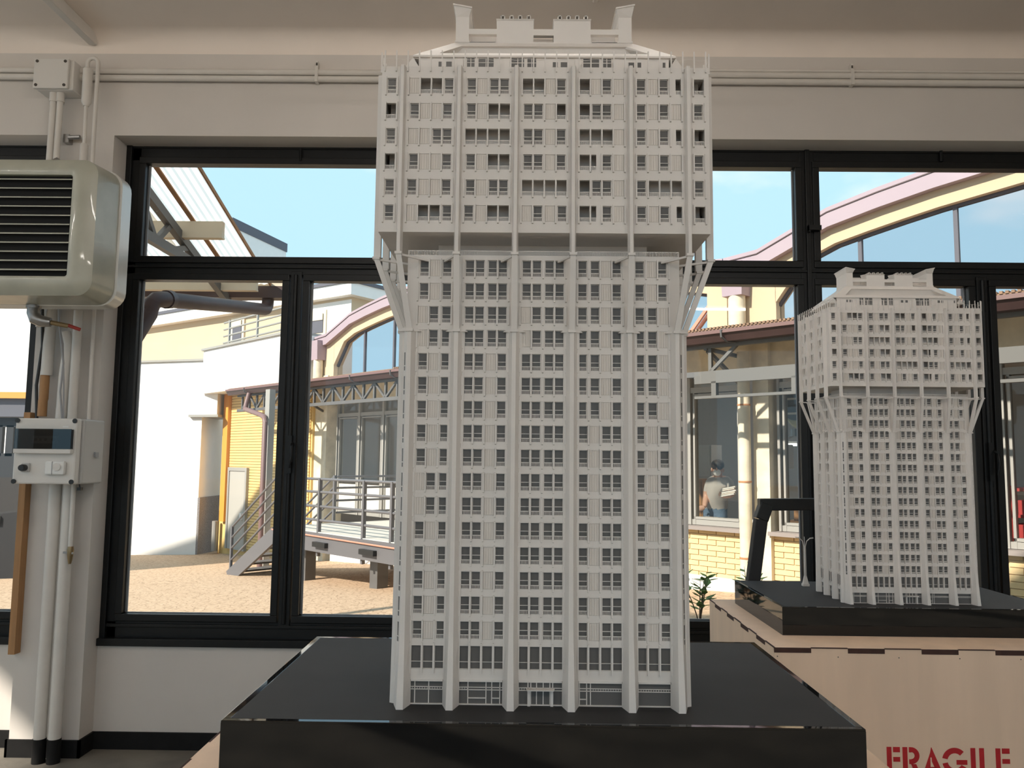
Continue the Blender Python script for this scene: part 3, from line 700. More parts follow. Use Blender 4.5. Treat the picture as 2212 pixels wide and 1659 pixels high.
        if abs(u) > .15 and hd == HD:      # slit windows in the outer bevel of the corner piers
            sg = 1 if u > 0 else -1; b = MB()
            for z in SH_Z[4:]:
                for za, zb_ in ((z-.019, z), (z-.0268, z-.0206)):
                    i_ = 0
                    while i_ < 3 and za > zz[i_+1][0]: i_ += 1
                    f_ = (za-zz[i_][0])/(zz[i_+1][0]-zz[i_][0]); pp = zz[i_][1]+(zz[i_+1][1]-zz[i_][1])*f_; ww = zz[i_][2]+(zz[i_+1][2]-zz[i_][2])*f_; wn_ = zz[i_][3]+(zz[i_+1][3]-zz[i_][3])*f_
                    def bv(k_, o2, z_): return T(u+sg*(ww/2+(wn_/2-ww/2)*k_+o2*.8), -pp*k_-o2*.5, z_)
                    b.hexa([bv(.35, -.0004, za), bv(.62, -.0004, za), bv(.62, .0003, za), bv(.35, .0003, za), bv(.35, -.0004, zb_), bv(.62, -.0004, zb_), bv(.62, .0003, zb_), bv(.35, .0003, zb_)])
            o_2 = b.build('slit_windows', 'model_pane', pr_); o_2['kind'] = 'stuff'
        b = MB(); b.hexa([T(u-.0165, -.004, .5365), T(u+.0165, -.004, .5365), T(u+.0165, .001, .5365), T(u-.0165, .001, .5365), T(u-.007, -.004, .5440), T(u+.007, -.004, .5440), T(u+.007, .001, .5440), T(u-.007, .001, .5440)])
        b.box(u-.0055, u+.0055, -.0138, 0, .5355, .5395, 0, T); P('pier_cap', b)
        o_ = ud-hd; b = MB(); w = .0042
        sgn = 1 if ucol >= 0 else -1
        b.hexa([T(u-w, -.0128, .5390), T(u+w, -.0128, .5390), T(u+w*.8, -.0045, .5390), T(u-w*.8, -.0045, .5390), T(ucol-w, -o_-.0102, .6480), T(ucol+w, -o_-.0102, .6480), T(ucol+w*.8, -o_-.002, .6480), T(ucol-w*.8, -o_-.002, .6480)]); P('strut', b)
        b = MB(); b.box(ucol-.0052, ucol+.0052, -o_-.0116, -o_-.0008, .6462, .6500, 0, T); P('strut_collar', b)
        b = MB(); w = .0047
        b.hexa([T(ucol-w, -o_+.0005, .6490), T(ucol-w*.5, -o_-.0102, .6490), T(ucol+w*.5, -o_-.0102, .6490), T(ucol+w, -o_+.0005, .6490), T(ucol-w, -o_+.0005, .9345), T(ucol-w*.5, -o_-.0102, .9345), T(ucol+w*.5, -o_-.0102, .9345), T(ucol+w, -o_+.0005, .9345)]); P('column', b)
        b = MB(); p_, q_ = Vector(T(ucol, -o_-.006, .6468)), Vector(T(u+tie, .002, .6440)); b.bar(p_, q_, .0030, .0030); P('tie_bar', b)
    for T, ud, hd in ((TF(HD), UD, HD), (TB(HD), UD, HD)):
        for i in range(6): pier(T, PIER_X[i], COL_X[i], hd, ud, .028 if i == 0 else -.020)
    for T in (TLf(HW), TRt(HW)):
        for u, uc in zip(SIDE_P, SIDE_C): pier(T, u, uc, HW, UW, .012 if u < 0 else -.012, .1)
    # ---- penthouse, roof and crown
    b = MB(); b.box(-.196, .196, -.086, .086, .9265, .9782); P('penthouse', b)
    pw = [(-.167, -.159), (-.155, -.145), (-.122, -.109), (-.104, -.079), (-.052, -.031), (-.027, -.012), (.013, .022), (.0255, .037), (.061, .087), (.091, .106), (.132, .142), (.145, .153), (.1855, .191)]
    for i, (a, c) in enumerate(pw):
        big = c-a > .0115; h0 = .9760 if not big else .9670
        b = MB(); b.box(a, c, -.0866, -.0858, h0-.012, h0+.0115 if big else h0-.0035, 1)
        z1 = h0+.0115 if big else h0-.0035
        for z in ((h0+.0035, z1) if big else (z1,)): b.box(a, c, -.0872, -.086, z-.0005, z+.0005)
        for x in ([a, (a+c)/2, c] if big else [a, c]): b.box(x-.0006, x+.0006, -.0872, -.086, h0-.012, z1)
        P('penthouse_window', b, ['model_white', 'model_pane'])
    for x in (-.131, .052, -.058, .112): 
        b = MB(); b.box(x-.004, x+.004, -.098, -.086, .9265, .972); P('penthouse_buttress', b)
    ex, ey, ez = .2065, -.0895, .9815; kx, ky, kz = .1435, -.0405, 1.0290
    def sp(t, s):   # point on the front slope: t up the slope, s across (-1..1)
        return (s*(ex+(kx-ex)*t), ey+(ky-ey)*t, ez+(kz-ez)*t)
    b = MB()
    for sy in (1, -1):
        F = lambda p: (p[0], p[1]*sy, p[2])
        lo, hi, sa = .15, .70, .84
        q = [sp(0, -1), sp(0, 1), sp(lo, 1), sp(lo, -1)]; b.add([F(p) for p in q], [(0, 1, 2, 3)])
        q = [sp(hi, -1), sp(hi, 1), sp(1, 1), sp(1, -1)]; b.add([F(p) for p in q], [(0, 1, 2, 3)])
        for s in (-1, 1):
            q = [sp(lo, s), sp(lo, s*sa), sp(hi, s*sa*.985), sp(hi, s)]; b.add([F(p) for p in q], [(0, 1, 2, 3)])
        A, B_, C_, D_ = sp(lo, -sa), sp(lo, sa), sp(hi, sa*.985), sp(hi, -sa*.985); dp = .012
        A2, B2 = (A[0]+.004, A[1]+.038, A[2]+.001), (B_[0]-.004, B_[1]+.038, B_[2]+.001); C2, D2 = (C_[0]-.003, C_[1]+.004, C_[2]-.001), (D_[0]+.003, D_[1]+.004, D_[2]-.001)
        b.add([F(p) for p in (A, B_, C_, D_, A2, B2, C2, D2)], [(0, 1, 5, 4), (1, 2, 6, 5), (2, 3, 7, 6), (3, 0, 4, 7), (4, 5, 6, 7)])
        # eave edge
        b.add([F((-ex, ey, ez)), F((ex, ey, ez)), F((ex, ey, ez-.003)), F((-ex, ey, ez-.003))], [(0, 1, 2, 3)])
    for s in (-1, 1):
        b.add([(s*ex, ey, ez), (s*ex, -ey, ez), (s*kx, -ky, kz), (s*kx, ky, kz)], [(0, 1, 2, 3)])
        b.add([(s*ex, ey, ez), (s*ex, -ey, ez), (s*ex, -ey, ez-.003), (s*ex, ey, ez-.003)], [(0, 1, 2, 3)])
    b.add([(-ex, ey, ez-.003), (ex, ey, ez-.003), (ex, -ey, ez-.003), (-ex, -ey, ez-.003)], [(0, 1, 2, 3)])
    b.add([(-kx, ky, kz), (kx, ky, kz), (kx, -ky, kz), (-kx, -ky, kz)], [(0, 1, 2, 3)])
    P('roof', b)
    for s in (-1, 1):   # low eave ends of the hip
        b = MB(); b.hexa([(s*.196, -.086, .962), (s*.223, -.080, .962), (s*.223, .080, .962), (s*.196, .086, .962), (s*.2060, -.0885, ez-.004), (s*.2075, -.0875, ez-.004), (s*.2075, .0875, ez-.004), (s*.2060, .0885, ez-.004)]); P('hip_eave', b)
    CZ = 1.0290
    for s in (-1, 1):
        b = MB(); x0, x1 = s*.1440, s*.1225
        prof = [(-.042, CZ), (-.042, CZ+.043), (-.049, CZ+.0565), (.049, CZ+.0565), (.042, CZ+.043), (.042, CZ)]
        vs = []; 
        for x, dx, dz in ((x0, s*.0035, .004), (x1, -s*.004, -.003)):
            for i, (y, z) in enumerate(prof):
                top = i in (2, 3); vs.append((x+(dx if top else 0), y, z+(dz if top else 0)))
        n = 6; b.add(vs, [tuple(range(n)), tuple(range(2*n-1, n-1, -1))] + [(i, i+n, (i+1) % n+n, (i+1) % n) for i in range(n)])
        t0, t1 = x0+s*.0045, x1-s*.005
        b.hexa([(t0, -.0505, CZ+.0595), (t1, -.0505, CZ+.0535), (t1, .0505, CZ+.0535), (t0, .0505, CZ+.0595), (t0, -.0505, CZ+.0618), (t1, -.0505, CZ+.0558), (t1, .0505, CZ+.0558), (t0, .0505, CZ+.0618)])
        b.box(min(x0, x1)-.0012, max(x0, x1)+.0015, -.0435, .0435, CZ-.001, CZ+.0020)
        P('chimney_wing', b)
        b = MB(); xa, xb = s*.0770, s*.0165
        b.box(min(xa, xb), max(xa, xb), -.042, .010, CZ, CZ+.0365); b.hexa([(min(xa, xb), -.0405, CZ+.0365), (max(xa, xb), -.0405, CZ+.0365), (max(xa, xb), .0, CZ+.0365), (min(xa, xb), .0, CZ+.0365), (min(xa, xb)-.001, -.0435, CZ+.0395), (max(xa, xb)+.001, -.0435, CZ+.0395), (max(xa, xb)+.001, .004, CZ+.046), (min(xa, xb)-.001, .004, CZ+.046)])
        P('crown_block', b)
        for i in range(4):
            xx = min(xa, xb)+.0065+i*.0142; b = MB()
            b.box(xx, xx+.0014, -.0435, -.020, CZ+.0385, CZ+.0455); b.box(xx+.0054, xx+.0068, -.0435, -.020, CZ+.0385, CZ+.0455); b.box(xx, xx+.0068, -.0435, -.020, CZ+.0442, CZ+.0456); P('merlon', b)
        b = MB(); xa, xb = s*.1225, s*.0770
        b.box(min(xa, xb), max(xa, xb), -.042, -.034, CZ+.0135, CZ+.0225); P('crown_beam', b)
        b = MB(); b.box(min(xa, xb), max(xa, xb), .0055, .010, CZ, CZ+.0385); P('crown_screen', b)
        b = MB(); lo, hi_ = (xa, xb) if xa < xb else (xb, xa)
        b.hexa([(lo+.002, -.0425, CZ-.001), (hi_-.002, -.0425, CZ-.001), (hi_, -.030, CZ-.001), (lo, -.030, CZ-.001), (lo+.002, -.0425, CZ+.001), (hi_-.002, -.0425, CZ+.001), (hi_, .005, CZ+.0135), (lo, .005, CZ+.0135)]); P('crown_chute', b)
    b = MB(); b.box(-.0165, .0165, -.042, -.034, CZ+.012, CZ+.0225); P('crown_beam', b)
    b = MB(); b.box(-.0165, .0165, -.015, -.010, CZ, CZ+.020); P('crown_screen', b)
    b = MB(); b.box(-kx, kx, .0405, .0425, CZ, CZ+.018); b.box(-kx, kx, -.0425, .0425, CZ-.002, CZ); P('crown_base', b)

T1 = thing('tower_model', 'large white architectural tower model on the black plinth in the centre', 'scale model', (.0323, 1.2895, 1.2))
make_tower(T1, True)
T2S = .965
T2 = thing('tower_model', 'smaller-looking white tower model on the plinth at right before the window', 'scale model', (1.190, 2.45+.143*T2S, 1.1254))
make_tower(T2, False); T2.scale = (T2S,)*3

# ---------------------------------------------------------------- plinths
def plinth(x0, x1, y0, y1, z0, z1, label):
    p = thing('display_plinth', label, 'plinth', ((x0+x1)/2, (y0+y1)/2, z0)); r = .010
    b = MB(); b.box(x0, x1, y0, y1, z0, z1-.003); b.build('plinth_body', 'gloss_black', p, world=True)
    for (a, c, d, e) in ((x0, x1, y0, y0+r), (x0, x1, y1-r, y1), (x0, x0+r, y0+r, y1-r), (x1-r, x1, y0+r, y1-r)):
        b = MB(); b.box(a, c, d, e, z1-.0035, z1-.0001); b.build('edge_trim', 'gloss_black', p, world=True, bevel=.0008)
    b = MB(); b.box(x0+r, x1-r, y0+r, y1-r, z1-.004, z1); b.build('top_panel', 'matte_black', p, world=True)
    return p
plinth(-.394, .459, 1.092, 1.594, 1.10, 1.20, 'glossy black plinth with a matt top under the large tower model')
plinth(.773, 1.602, 2.396, 2.915, 1.0445, 1.1254, 'glossy black plinth under the tower model at right')

# ---------------------------------------------------------------- plywood crates with finger joints
def letters(b, x0, z0, H, y):
    """stencil FRAGILE as flat raised shapes in the x-z plane"""
    w = H*.50; st = H*.185; g = H*.06; x = x0
    def rc(a, c, d, e): b.box(x0_+a*H, x0_+c*H, y-.0006, y, z0+d*H, z0+e*H)
    def poly(ps): b.prism([(x0_+p[0]*H, z0+p[1]*H) for p in ps], y-.0006, y, 'y')
    def ring(cx, cz, ro, ri, a0, a1, n=14):
        for i in range(n):
            t0, t1 = R(a0+(a1-a0)*i/n), R(a0+(a1-a0)*(i+1)/n)
            poly([(cx+ri*math.cos(t0), cz+ri*math.sin(t0)), (cx+ro*math.cos(t0), cz+ro*math.sin(t0)), (cx+ro*math.cos(t1), cz+ro*math.sin(t1)), (cx+ri*math.cos(t1), cz+ri*math.sin(t1))])
    x0_ = x0
    rc(0, .19, 0, 1); rc(.25, .52, .80, 1); rc(.25, .52, .44, .62)                       # F
    x0_ = x0+.62*H
    rc(0, .19, 0, 1); rc(.25, .34, .80, 1); rc(.25, .34, .36, .54); ring(.34, .68, .32, .13, -90, 90); poly([(.32, .36), (.52, .36), (.68, 0), (.46, 0)])   # R
    x0_ = x0+1.40*H
    poly([(.0, 0), (.20, 0), (.30, .28), (.30, .80)]); poly([(.36, 1), (.36, .46), (.56, 0), (.78, 0)]); poly([(.30, .80), (.30, .62), (.36, .62), (.36, 1), (.34, 1)]); rc(.26, .52, .16, .26)   # A
    x0_ = x0+2.20*H
    ring(.46, .5, .5, .29, 45, 168); ring(.46, .5, .5, .29, 192, 330); rc(.52, .94, .36, .54)                  # G
    x0_ = x0+3.28*H; rc(0, .19, 0, 1)                                                     # I
    x0_ = x0+3.62*H; rc(0, .19, 0, 1); rc(.25, .56, 0, .2)                                # L
    x0_ = x0+4.26*H; rc(0, .19, 0, 1); rc(.25, .55, .8, 1); rc(.25, .55, .42, .6); rc(.25, .55, 0, .2)   # E
def crate(x0, x1, y0, y1, z1, label, text=None):
    c = thing('transport_crate', label, 'crate', ((x0+x1)/2, (y0+y1)/2, ZF)); t = .012
    def P(nm, mb, mt='plywood', **k): return mb.build(nm, mt, c, world=True, **k)
    b = MB(); b.box(x0+t, x1-t, y0, y0+t, ZF, z1-t); P('front_panel', b)
    b = MB(); b.box(x0+t, x1-t, y1-t, y1, ZF, z1-t); P('rear_panel', b)
    b = MB(); b.box(x0, x0+t, y0, y1, ZF, z1-t); P('side_panel', b)
    b = MB(); b.box(x1-t, x1, y0, y1, ZF, z1-t); P('side_panel', b)
    b = MB(); b.box(x0, x1, y0, y1, z1-t, z1-.0002); P('top_panel', b)
    n = 2*int(round((x1-x0)/.21)); s = (x1-x0)/n
    for i in range(0, n, 2):
        b = MB(); a = x0+i*s; b.box(a, a+s, y0-.0008, y0+.004, z1-t-.002, z1-.0005); P('finger_joint', b, 'burnt_edge')
        b = MB(); a = x0+i*s+s; b.box(a, a+s, y0-.0008, y0+.006, z1-.0022, z1-.0001); P('finger_joint_line', b, 'burnt_edge')
    for k in range(int((x1-x0)/.165)):
        b = MB(); b.lathe([(.0016, 0), (.0016, .001)], 8, (x0+.008+k*.165, y0-.0008, z1-.024), 'y'); P('screw', b, 'screw')
    n = 2*int(round((y1-y0)/.17))+1; s = (y1-y0)/n
    for i in range(n):
        b = MB(); a = y0+i*s
        if i % 2: b.box(x0-.0008, x0+.004, a, a+s, z1-t-.001, z1-.0005)
        else: b.box(x0-.0008, x0+.003, a, a+s, z1-.0025, z1-.0001)
        P('finger_joint', b, 'burnt_edge')
    if text:
        b = MB(); letters(b, *text, y0); P('stencil_lettering', b, 'stencil_red')['label'] = 'red stencilled word FRAGILE'
    return c
crate(-.487, .552, 1.02, 1.65, 1.10, 'pale plywood crate under the large tower model and its plinth')
crate(.70, 1.70, 2.243, 2.99, 1.0445, 'pale plywood crate stencilled FRAGILE at right', (.9965, .718, .0685))

# ---------------------------------------------------------------- little street lamp model and black arm lamp
lm = thing('model_street_lamp', 'tiny pale model street lamp with spreading arms on the right plinth', 'scale model', (.985, 2.80, 1.1254))
b = MB(); b.box(-.011, .011, -.009, .009, 0, .008); b.hexa([(-.009, -.007, .008), (.009, -.007, .008), (.009, .007, .008), (-.009, .007, .008), (-.004, -.003, .034), (.004, -.003, .034), (.004, .003, .034), (-.004, .003, .034)]); b.build('lamp_foot', 'model_white', lm)
for k in range(3):
    b = MB(); a = k*2.1; b.tube([(.0032*math.cos(a), .0032*math.sin(a), .03), (.0026*math.cos(a), .0026*math.sin(a), .135)], .0016, 6); b.build('mast', 'model_white', lm)
for k in range(6):
    a = k*math.pi/3+.2; b = MB(); b.tube([(.002*math.cos(a), .002*math.sin(a), .13), (.008*math.cos(a), .008*math.sin(a), .152), (.020*math.cos(a), .020*math.sin(a), .162), (.034*math.cos(a), .034*math.sin(a), .164)], [.0014, .0012, .001, .0008], 5); b.build('lamp_arm', 'model_white', lm)
al = thing('arm_lamp', 'black angular arm lamp clamped behind the right plinth', 'lamp', (.92, 3.0, 1.03))
Y = 3.03
p0, p1, p2, p3 = PX(1623, 1247, Y), PX(1643, 1122, Y), PX(1655, 1090, Y), PX(1790, 1089, Y)
b = MB(); b.bar(p0-Vector((.01, 0, .12)), p1, .045, .040, up=(0, 1, 0)); b.build('lower_arm', 'matte_black', al, world=True, bevel=.003)
b = MB(); b.bar(p1, p2+Vector((.0, 0, .004)), .048, .044, up=(0, 1, 0)); b.build('elbow', 'plastic_black', al, world=True, bevel=.003)
b = MB(); b.bar(p2-Vector((.028, 0, 0)), p3, .044, .040, up=(0, 1, 0)); b.build('lamp_head', 'plastic_black', al, world=True, bevel=.003)
b = MB(); b.box(p0.x-.06, p0.x+.05, 2.991, 3.07, p0.z-.30, p0.z-.10); b.build('clamp', 'plastic_black', al, world=True, bevel=.004)
# ================================================================ the courtyard outside
def GZ(x, y): return min(.2746-.0396*(y-x), .10)
m = MB(); n = 44; xs = [-34+i*1.6 for i in range(n)]; ys = [YX]+[YX+.6+i*1.5 for i in range(34)]
vs = [(x, y, GZ(x, y)) for y in ys for x in xs]
m.add(vs, [(j*n+i, j*n+i+1, (j+1)*n+i+1, (j+1)*n+i) for j in range(len(ys)-1) for i in range(n-1)])
g = one('courtyard_paving', m, 'paving', 'sunlit ochre cobble paving of the courtyard', 'paving', kind='structure')
# small stone sets in the paving material
t = MT['paving'].node_tree; bs = t.nodes['Principled BSDF']
tcn = N(t, 'ShaderNodeTexCoord'); wn = N(t, 'ShaderNodeTexNoise'); wn.inputs['Scale'].default_value = 1.3
mxv = N(t, 'ShaderNodeVectorMath', operation='ADD'); vsc = N(t, 'ShaderNodeVectorMath', operation='SCALE'); vsc.inputs['Scale'].default_value = .35
vo = N(t, 'ShaderNodeTexVoronoi', feature='DISTANCE_TO_EDGE'); vo.inputs['Scale'].default_value = 9
rp = N(t, 'ShaderNodeValToRGB'); rp.color_ramp.elements[0].position = .01; rp.color_ramp.elements[1].position = .07; rp.color_ramp.elements[0].color = (.62, .58, .54, 1)
mc = N(t, 'ShaderNodeMix', data_type='RGBA', blend_type='MULTIPLY'); mc.inputs[0].default_value = 1
src = bs.inputs['Base Color'].links[0].from_socket
t.links.new(tcn.outputs['Object'], wn.inputs['Vector']); t.links.new(wn.outputs['Color'], vsc.inputs[0]); t.links.new(tcn.outputs['Object'], mxv.inputs[0]); t.links.new(vsc.outputs[0], mxv.inputs[1]); t.links.new(mxv.outputs[0], vo.inputs['Vector'])
t.links.new(vo.outputs['Distance'], rp.inputs[0]); t.links.new(src, mc.inputs[6]); t.links.new(rp.outputs[0], mc.inputs[7]); t.links.new(mc.outputs[2], bs.inputs['Base Color'])
# ground behind the room so that the rear glazing sees a yard too
m = MB(); m.box(-40, 40, -45, YB-.2, -.3, -.05); one('yard_ground', m, 'paving', 'yard paving behind the workshop outside the view', 'paving', kind='structure')

# ---- our own canopy at the left of the window
cn = thing('canopy', 'white sheet canopy with grey trusses outside the left window', 'canopy', (-3.4, 5.8, 3.0))
def CP(nm, mb, mt, par=None, **k): return mb.build(nm, mt, par or cn, world=True, **k)
RZ = lambda y: 3.735-.283*(y-4.6)
for i in range(6):
    x1 = -2.235-i*.30; x0 = x1-.295; b = MB()
    nn = 10; xx = [x0+(x1-x0)*k/nn for k in range(nn+1)]
    b.add([(x, y, RZ(y)+(.010 if k % 2 else 0)) for y in (4.45, 7.02) for k, x in enumerate(xx)], [(k, k+1, nn+2+k, nn+1+k) for k in range(nn)])
    CP('roof_sheet', b, 'sheet_white')
    b = MB(); b.bar((x0, 4.45, RZ(4.45)-.004), (x0, 7.0, RZ(7.0)-.004), .035, .012); CP('sheet_rib', b, 'rust' if i == 0 else 'sheet_white')
b = MB(); b.bar((-2.232, 4.45, RZ(4.45)), (-2.232, 7.02, RZ(7.02)), .012, .03); CP('rake_edge', b, 'rust')
for y in (5.02, 5.93, 6.75):
    z = RZ(y)-.085; b = MB(); b.box(-4.3, -2.29, y, y+.05, z-.055, z+.06); b.box(-4.3, -2.29, y-.004, y+.06, z-.07, z-.055); CP('purlin', b, 'cream_render')
for x in (-2.62, -3.9):
    b = MB(); b.bar((x, 4.5, RZ(4.5)-.14), (x, 7.0, RZ(7.0)-.13), .05, .07); b.bar((x, 4.5, 3.08), (x, 6.5, 3.07), .05, .07)
    for y0_, y1_ in ((4.9, 5.2), (5.2, 5.55), (5.55, 5.78), (5.78, 6.1), (6.1, 6.35)):
        up = int((y0_*10)) % 2
        b.bar((x, y0_, 3.07 if up else RZ(y0_)-.14), (x, y1_, RZ(y1_)-.14 if up else 3.07), .035, .04)
    CP('truss', b, 'galv_steel')
b = MB(); b.box(-4.3, -2.0, 6.96, 7.04, 3.055, 3.10); CP('eave_board', b, 'cream_render')
b = MB(); b.box(-4.4, -2.0, 6.95, 7.09, 2.95, 3.055); CP('gutter', b, 'gutter_brown')
for x in (-4.2,):
    b = MB(); b.box(x-.06, x+.06, 6.9, 7.02, GZ(x, 7)-.05, 3.0); CP('post', b, 'galv_steel')
dp = thing('downpipe', 'dark brown downpipe with elbows bending back to the left window', 'downpipe', (-2.3, 6.0, 2.6))
pts = [(-2.27, 7.02, 3.10), (-2.27, 7.02, 2.93)] + [(-2.27, 7.02-.09*(1-math.cos(R(a))), 2.93-.09*math.sin(R(a))) for a in (30, 60, 90)] + [(-2.30, 5.02, 2.545)] + [(-2.31-.04*math.sin(R(a)), 5.0-.05*math.sin(R(a)), 2.54-.1*(1-math.cos(R(a)))) for a in (25, 50, 75, 90)] + [(-2.41, 4.80, 2.18), (-2.46, 4.55, 2.0), (-2.46, 4.55, GZ(-2.4, 4.5))]
b = MB(); b.tube(pts, .052, 16); b.build('pipe_run', 'gutter_brown', dp, smooth=True, world=True)
for p, q in (((-2.2985, 5.12, 2.564), (-2.30, 5.06, 2.552)), ((-2.27, 7.02, 3.0), (-2.27, 7.02, 2.955))):
    b = MB(); b.tube([p, q], .060, 16); b.build('pipe_collar', 'gutter_brown', dp, smooth=True, world=True)

# ---- the opposite building: local x runs along the facade (to the right, nearer), y goes inwards
P0 = Vector((2.167, 8.8, 0))
ob = thing('courtyard_building', 'long cream workshop with arched roofs across the courtyard', 'building', P0, R(-45))
def OB(nm, mb, mt, par=None, **k): return mb.build(nm, mt, par or ob, **k)
W = .9
# gutter, tile edge, trusses
b = MB()
for i in range(1): b.hexa([(-12.1, -.02, 2.86), (6, -.02, 2.86), (6, .12, 2.86), (-12.1, .12, 2.86), (-12.1, -.08, 2.96), (6, -.08, 2.96), (6, .12, 2.96), (-12.1, .12, 2.96)])
OB('gutter', b, 'gutter_brown')
b = MB(); b.box(-12.1, 6, -.09, -.06, 2.945, 2.985); OB('gutter_lip', b, 'gutter_rose')
b = MB(); b.hexa([(-12.1, -.02, 2.985), (6, -.02, 2.985), (6, W, 3.10), (-12.1, W, 3.10), (-12.1, -.02, 3.01), (6, -.02, 3.01), (6, W, 3.13), (-12.1, W, 3.13)])
for i in range(260): x = -6+i*.046; b.box(x, x+.026, -.03, .06, 3.005, 3.03)
OB('eave_tiles', b, 'roof_tile')
b = MB(); b.hexa([(-12.1, .1, 2.86), (6, .1, 2.86), (6, W, 2.99), (-12.1, W, 2.99), (-12.1, .1, 2.90), (6, .1, 2.90), (6, W, 3.03), (-12.1, W, 3.03)]); OB('eave_soffit', b, 'cream_render')
for x in (-11.2, -9.6, -7.2, -6.0, -3.6, -1.9, .12, 1.9, 3.7):
    b = MB(); b.tube([(x+.02, -.05, 2.99), (x, -.10, 2.97), (x, -.09, 2.90), (x+.02, -.01, 2.855), (x+.08, .08, 2.85)], .012, 6); OB('gutter_hook', b, 'galv_steel')
# lattice girder under the eave, along the facade
for a0, a1 in ((-11.9, -.35), (-.35, 5.5)):
    b = MB(); b.box(a0, a1, .10, .16, 2.82, 2.87); b.box(a0, a1, .10, .16, 2.42 if a0 > -1 else 2.50, 2.56)
    k = a0+.2; up = True
    while k < a1-.3:
        if k < .0 or k > 3.0:
            b.bar((k, .13, 2.55 if up else 2.83), (k+.33, .13, 2.83 if up else 2.55), .04, .035); b.box(k-.02, k+.02, .11, .15, 2.55, 2.83)
        k += .33; up = not up
    if a0 > -1:
        b.box(a0, a1, .10, .16, 2.25, 2.28)
        for k in (-.1, .85, 1.9): b.box(k-.03, k+.03, .10, .16, 2.28, 2.44)
    OB('lattice_girder', b, 'galv_steel' if a0 < -1 else 'girder_grey')
for x in (-9.6, -5.2, -.2, 4.4):
    b = MB(); b.bar((x, .1, 2.82), (x, W, 2.80), .04, .04); b.bar((x, .15, 2.80), (x, W, 2.45), .04, .04); OB('eave_bracket', b, 'galv_steel')
# walls: sill band, piers, lintel
b = MB(); b.box(-9.9, 6, W+.05, W+.30, 2.62, 3.15); OB('lintel', b, 'pillar_cream')
b = MB(); b.box(-9.3, 6, W+.03, W+.30, -1.0, .14); OB('base_course', b, 'white_render')
b = MB(); b.box(-4.4, 6, W+.06, W+.30, .10, .72); ap = OB('brick_apron', b, 'mortar')
bm_ = {}
def brick_mesh(w):
    k = round(w, 3)
    if k not in bm_: q = MB(); q.box(0, k, W+.046, W+.075, 0, .0575); bm_[k] = q.mesh('brick', 'brick_yellow')
    return bm_[k]
for r in range(9):
    x = -2.6-(.125 if r % 2 else 0)
    while x < 3.3:
        if r*.066+.125 < .70 and not (-.17 < x+.12 < .14):
            o = link('brick', brick_mesh(.238), ap); o.location = (x, 0, .128+r*.0655)
        x += .25
b = MB(); b.box(-4.4, -.20, W-.06, W+.2, .70, .745); OB('sill', b, 'stone_sill')
b = MB(); b.box(.13, 6, W-.06, W+.2, .70, .745); OB('sill', b, 'stone_sill')
b = MB(); b.box(-9.92, -9.45, W-.05, W+.35, -.8, 3.2); OB('pilaster', b, 'pillar_cream')
b = MB(); b.box(.0, .15, W-.02, W+.35, -.3, 2.95); b.box(-.06, .1, W+.0, W+.3, -.3, 2.95); OB('pilaster', b, 'pillar_cream')
b = MB(); b.tube([(-.11, W-.12, -.25), (-.11, W-.12, 2.84)], .072, 18); OB('downpipe_column', b, 'pillar_cream', smooth=True)
for z in (.42, 1.3, 2.2): 
    b = MB(); b.tube([(-.11, W-.12, z), (-.11, W-.12, z+.02)], .078, 18); OB('pipe_clamp', b, 'rust', smooth=True)
# windows of the ground floor
def owin(a0, a1, z0, z1, div, tr=None, low=None):
    f = MB(); e = .05; y0, y1 = W+.10, W+.18
    f.box(a0, a1, y0, y1, z0, z0+e*1.3); f.box(a0, a1, y0, y1, z1-e, z1); xs = [a0+(a1-a0)*i/div for i in range(div+1)]
    for x in xs: f.box(max(a0, x-e*.6), min(a1, x+e*.6), y0-.02, y1, z0, z1)
    if tr: f.box(a0, a1, y0-.01, y1, tr-.035, tr+.035)
    for i in range(div):
        f.box(xs[i]+.06, xs[i]+.085, y0-.005, y1, z0, tr or z1); f.box(xs[i+1]-.085, xs[i+1]-.06, y0-.005, y1, z0, tr or z1)
        f.box(xs[i]+.06, xs[i+1]-.06, y0-.005, y1, (tr or z1)-.075, (tr or z1)-.05); f.box(xs[i]+.06, xs[i+1]-.06, y0-.005, y1, z0+.07, z0+.10)
    o = OB('workshop_window', f, 'alu_frame')
    zs = [z0]+([tr] if tr else [])+[z1]
    for i in range(div):
        for k in range(len(zs)-1):
            if low and k == 0:
                q = MB(); q.box(xs[i]+.03, xs[i+1]-.03, y0+.02, y0+.04, z0+.06, low); OB('dock_panel', q, 'dock_panel', o)
                q = MB(); q.box(xs[i]+.03, xs[i+1]-.03, y0+.03, y0+.04, low+.03, zs[1]); OB('pane', q, 'far_glass', o)
            else:
                q = MB(); q.box(xs[i]+.03, xs[i+1]-.03, y0+.03, y0+.04, zs[k], zs[k+1]); OB('pane', q, 'far_glass', o)
owin(-9.28, -6.1, .44, 2.86, 4, 2.38, 1.02); owin(-6.05, -4.45, .44, 2.86, 2, 2.38, 1.02)
owin(-4.4, -2.6, .75, 2.86, 2, 2.44); owin(-2.55, -.24, .75, 2.86, 3, 2.44); owin(.20, 2.45, .75, 2.86, 2, 2.44); owin(2.5, 4.9, .75, 2.86, 2, 2.44)
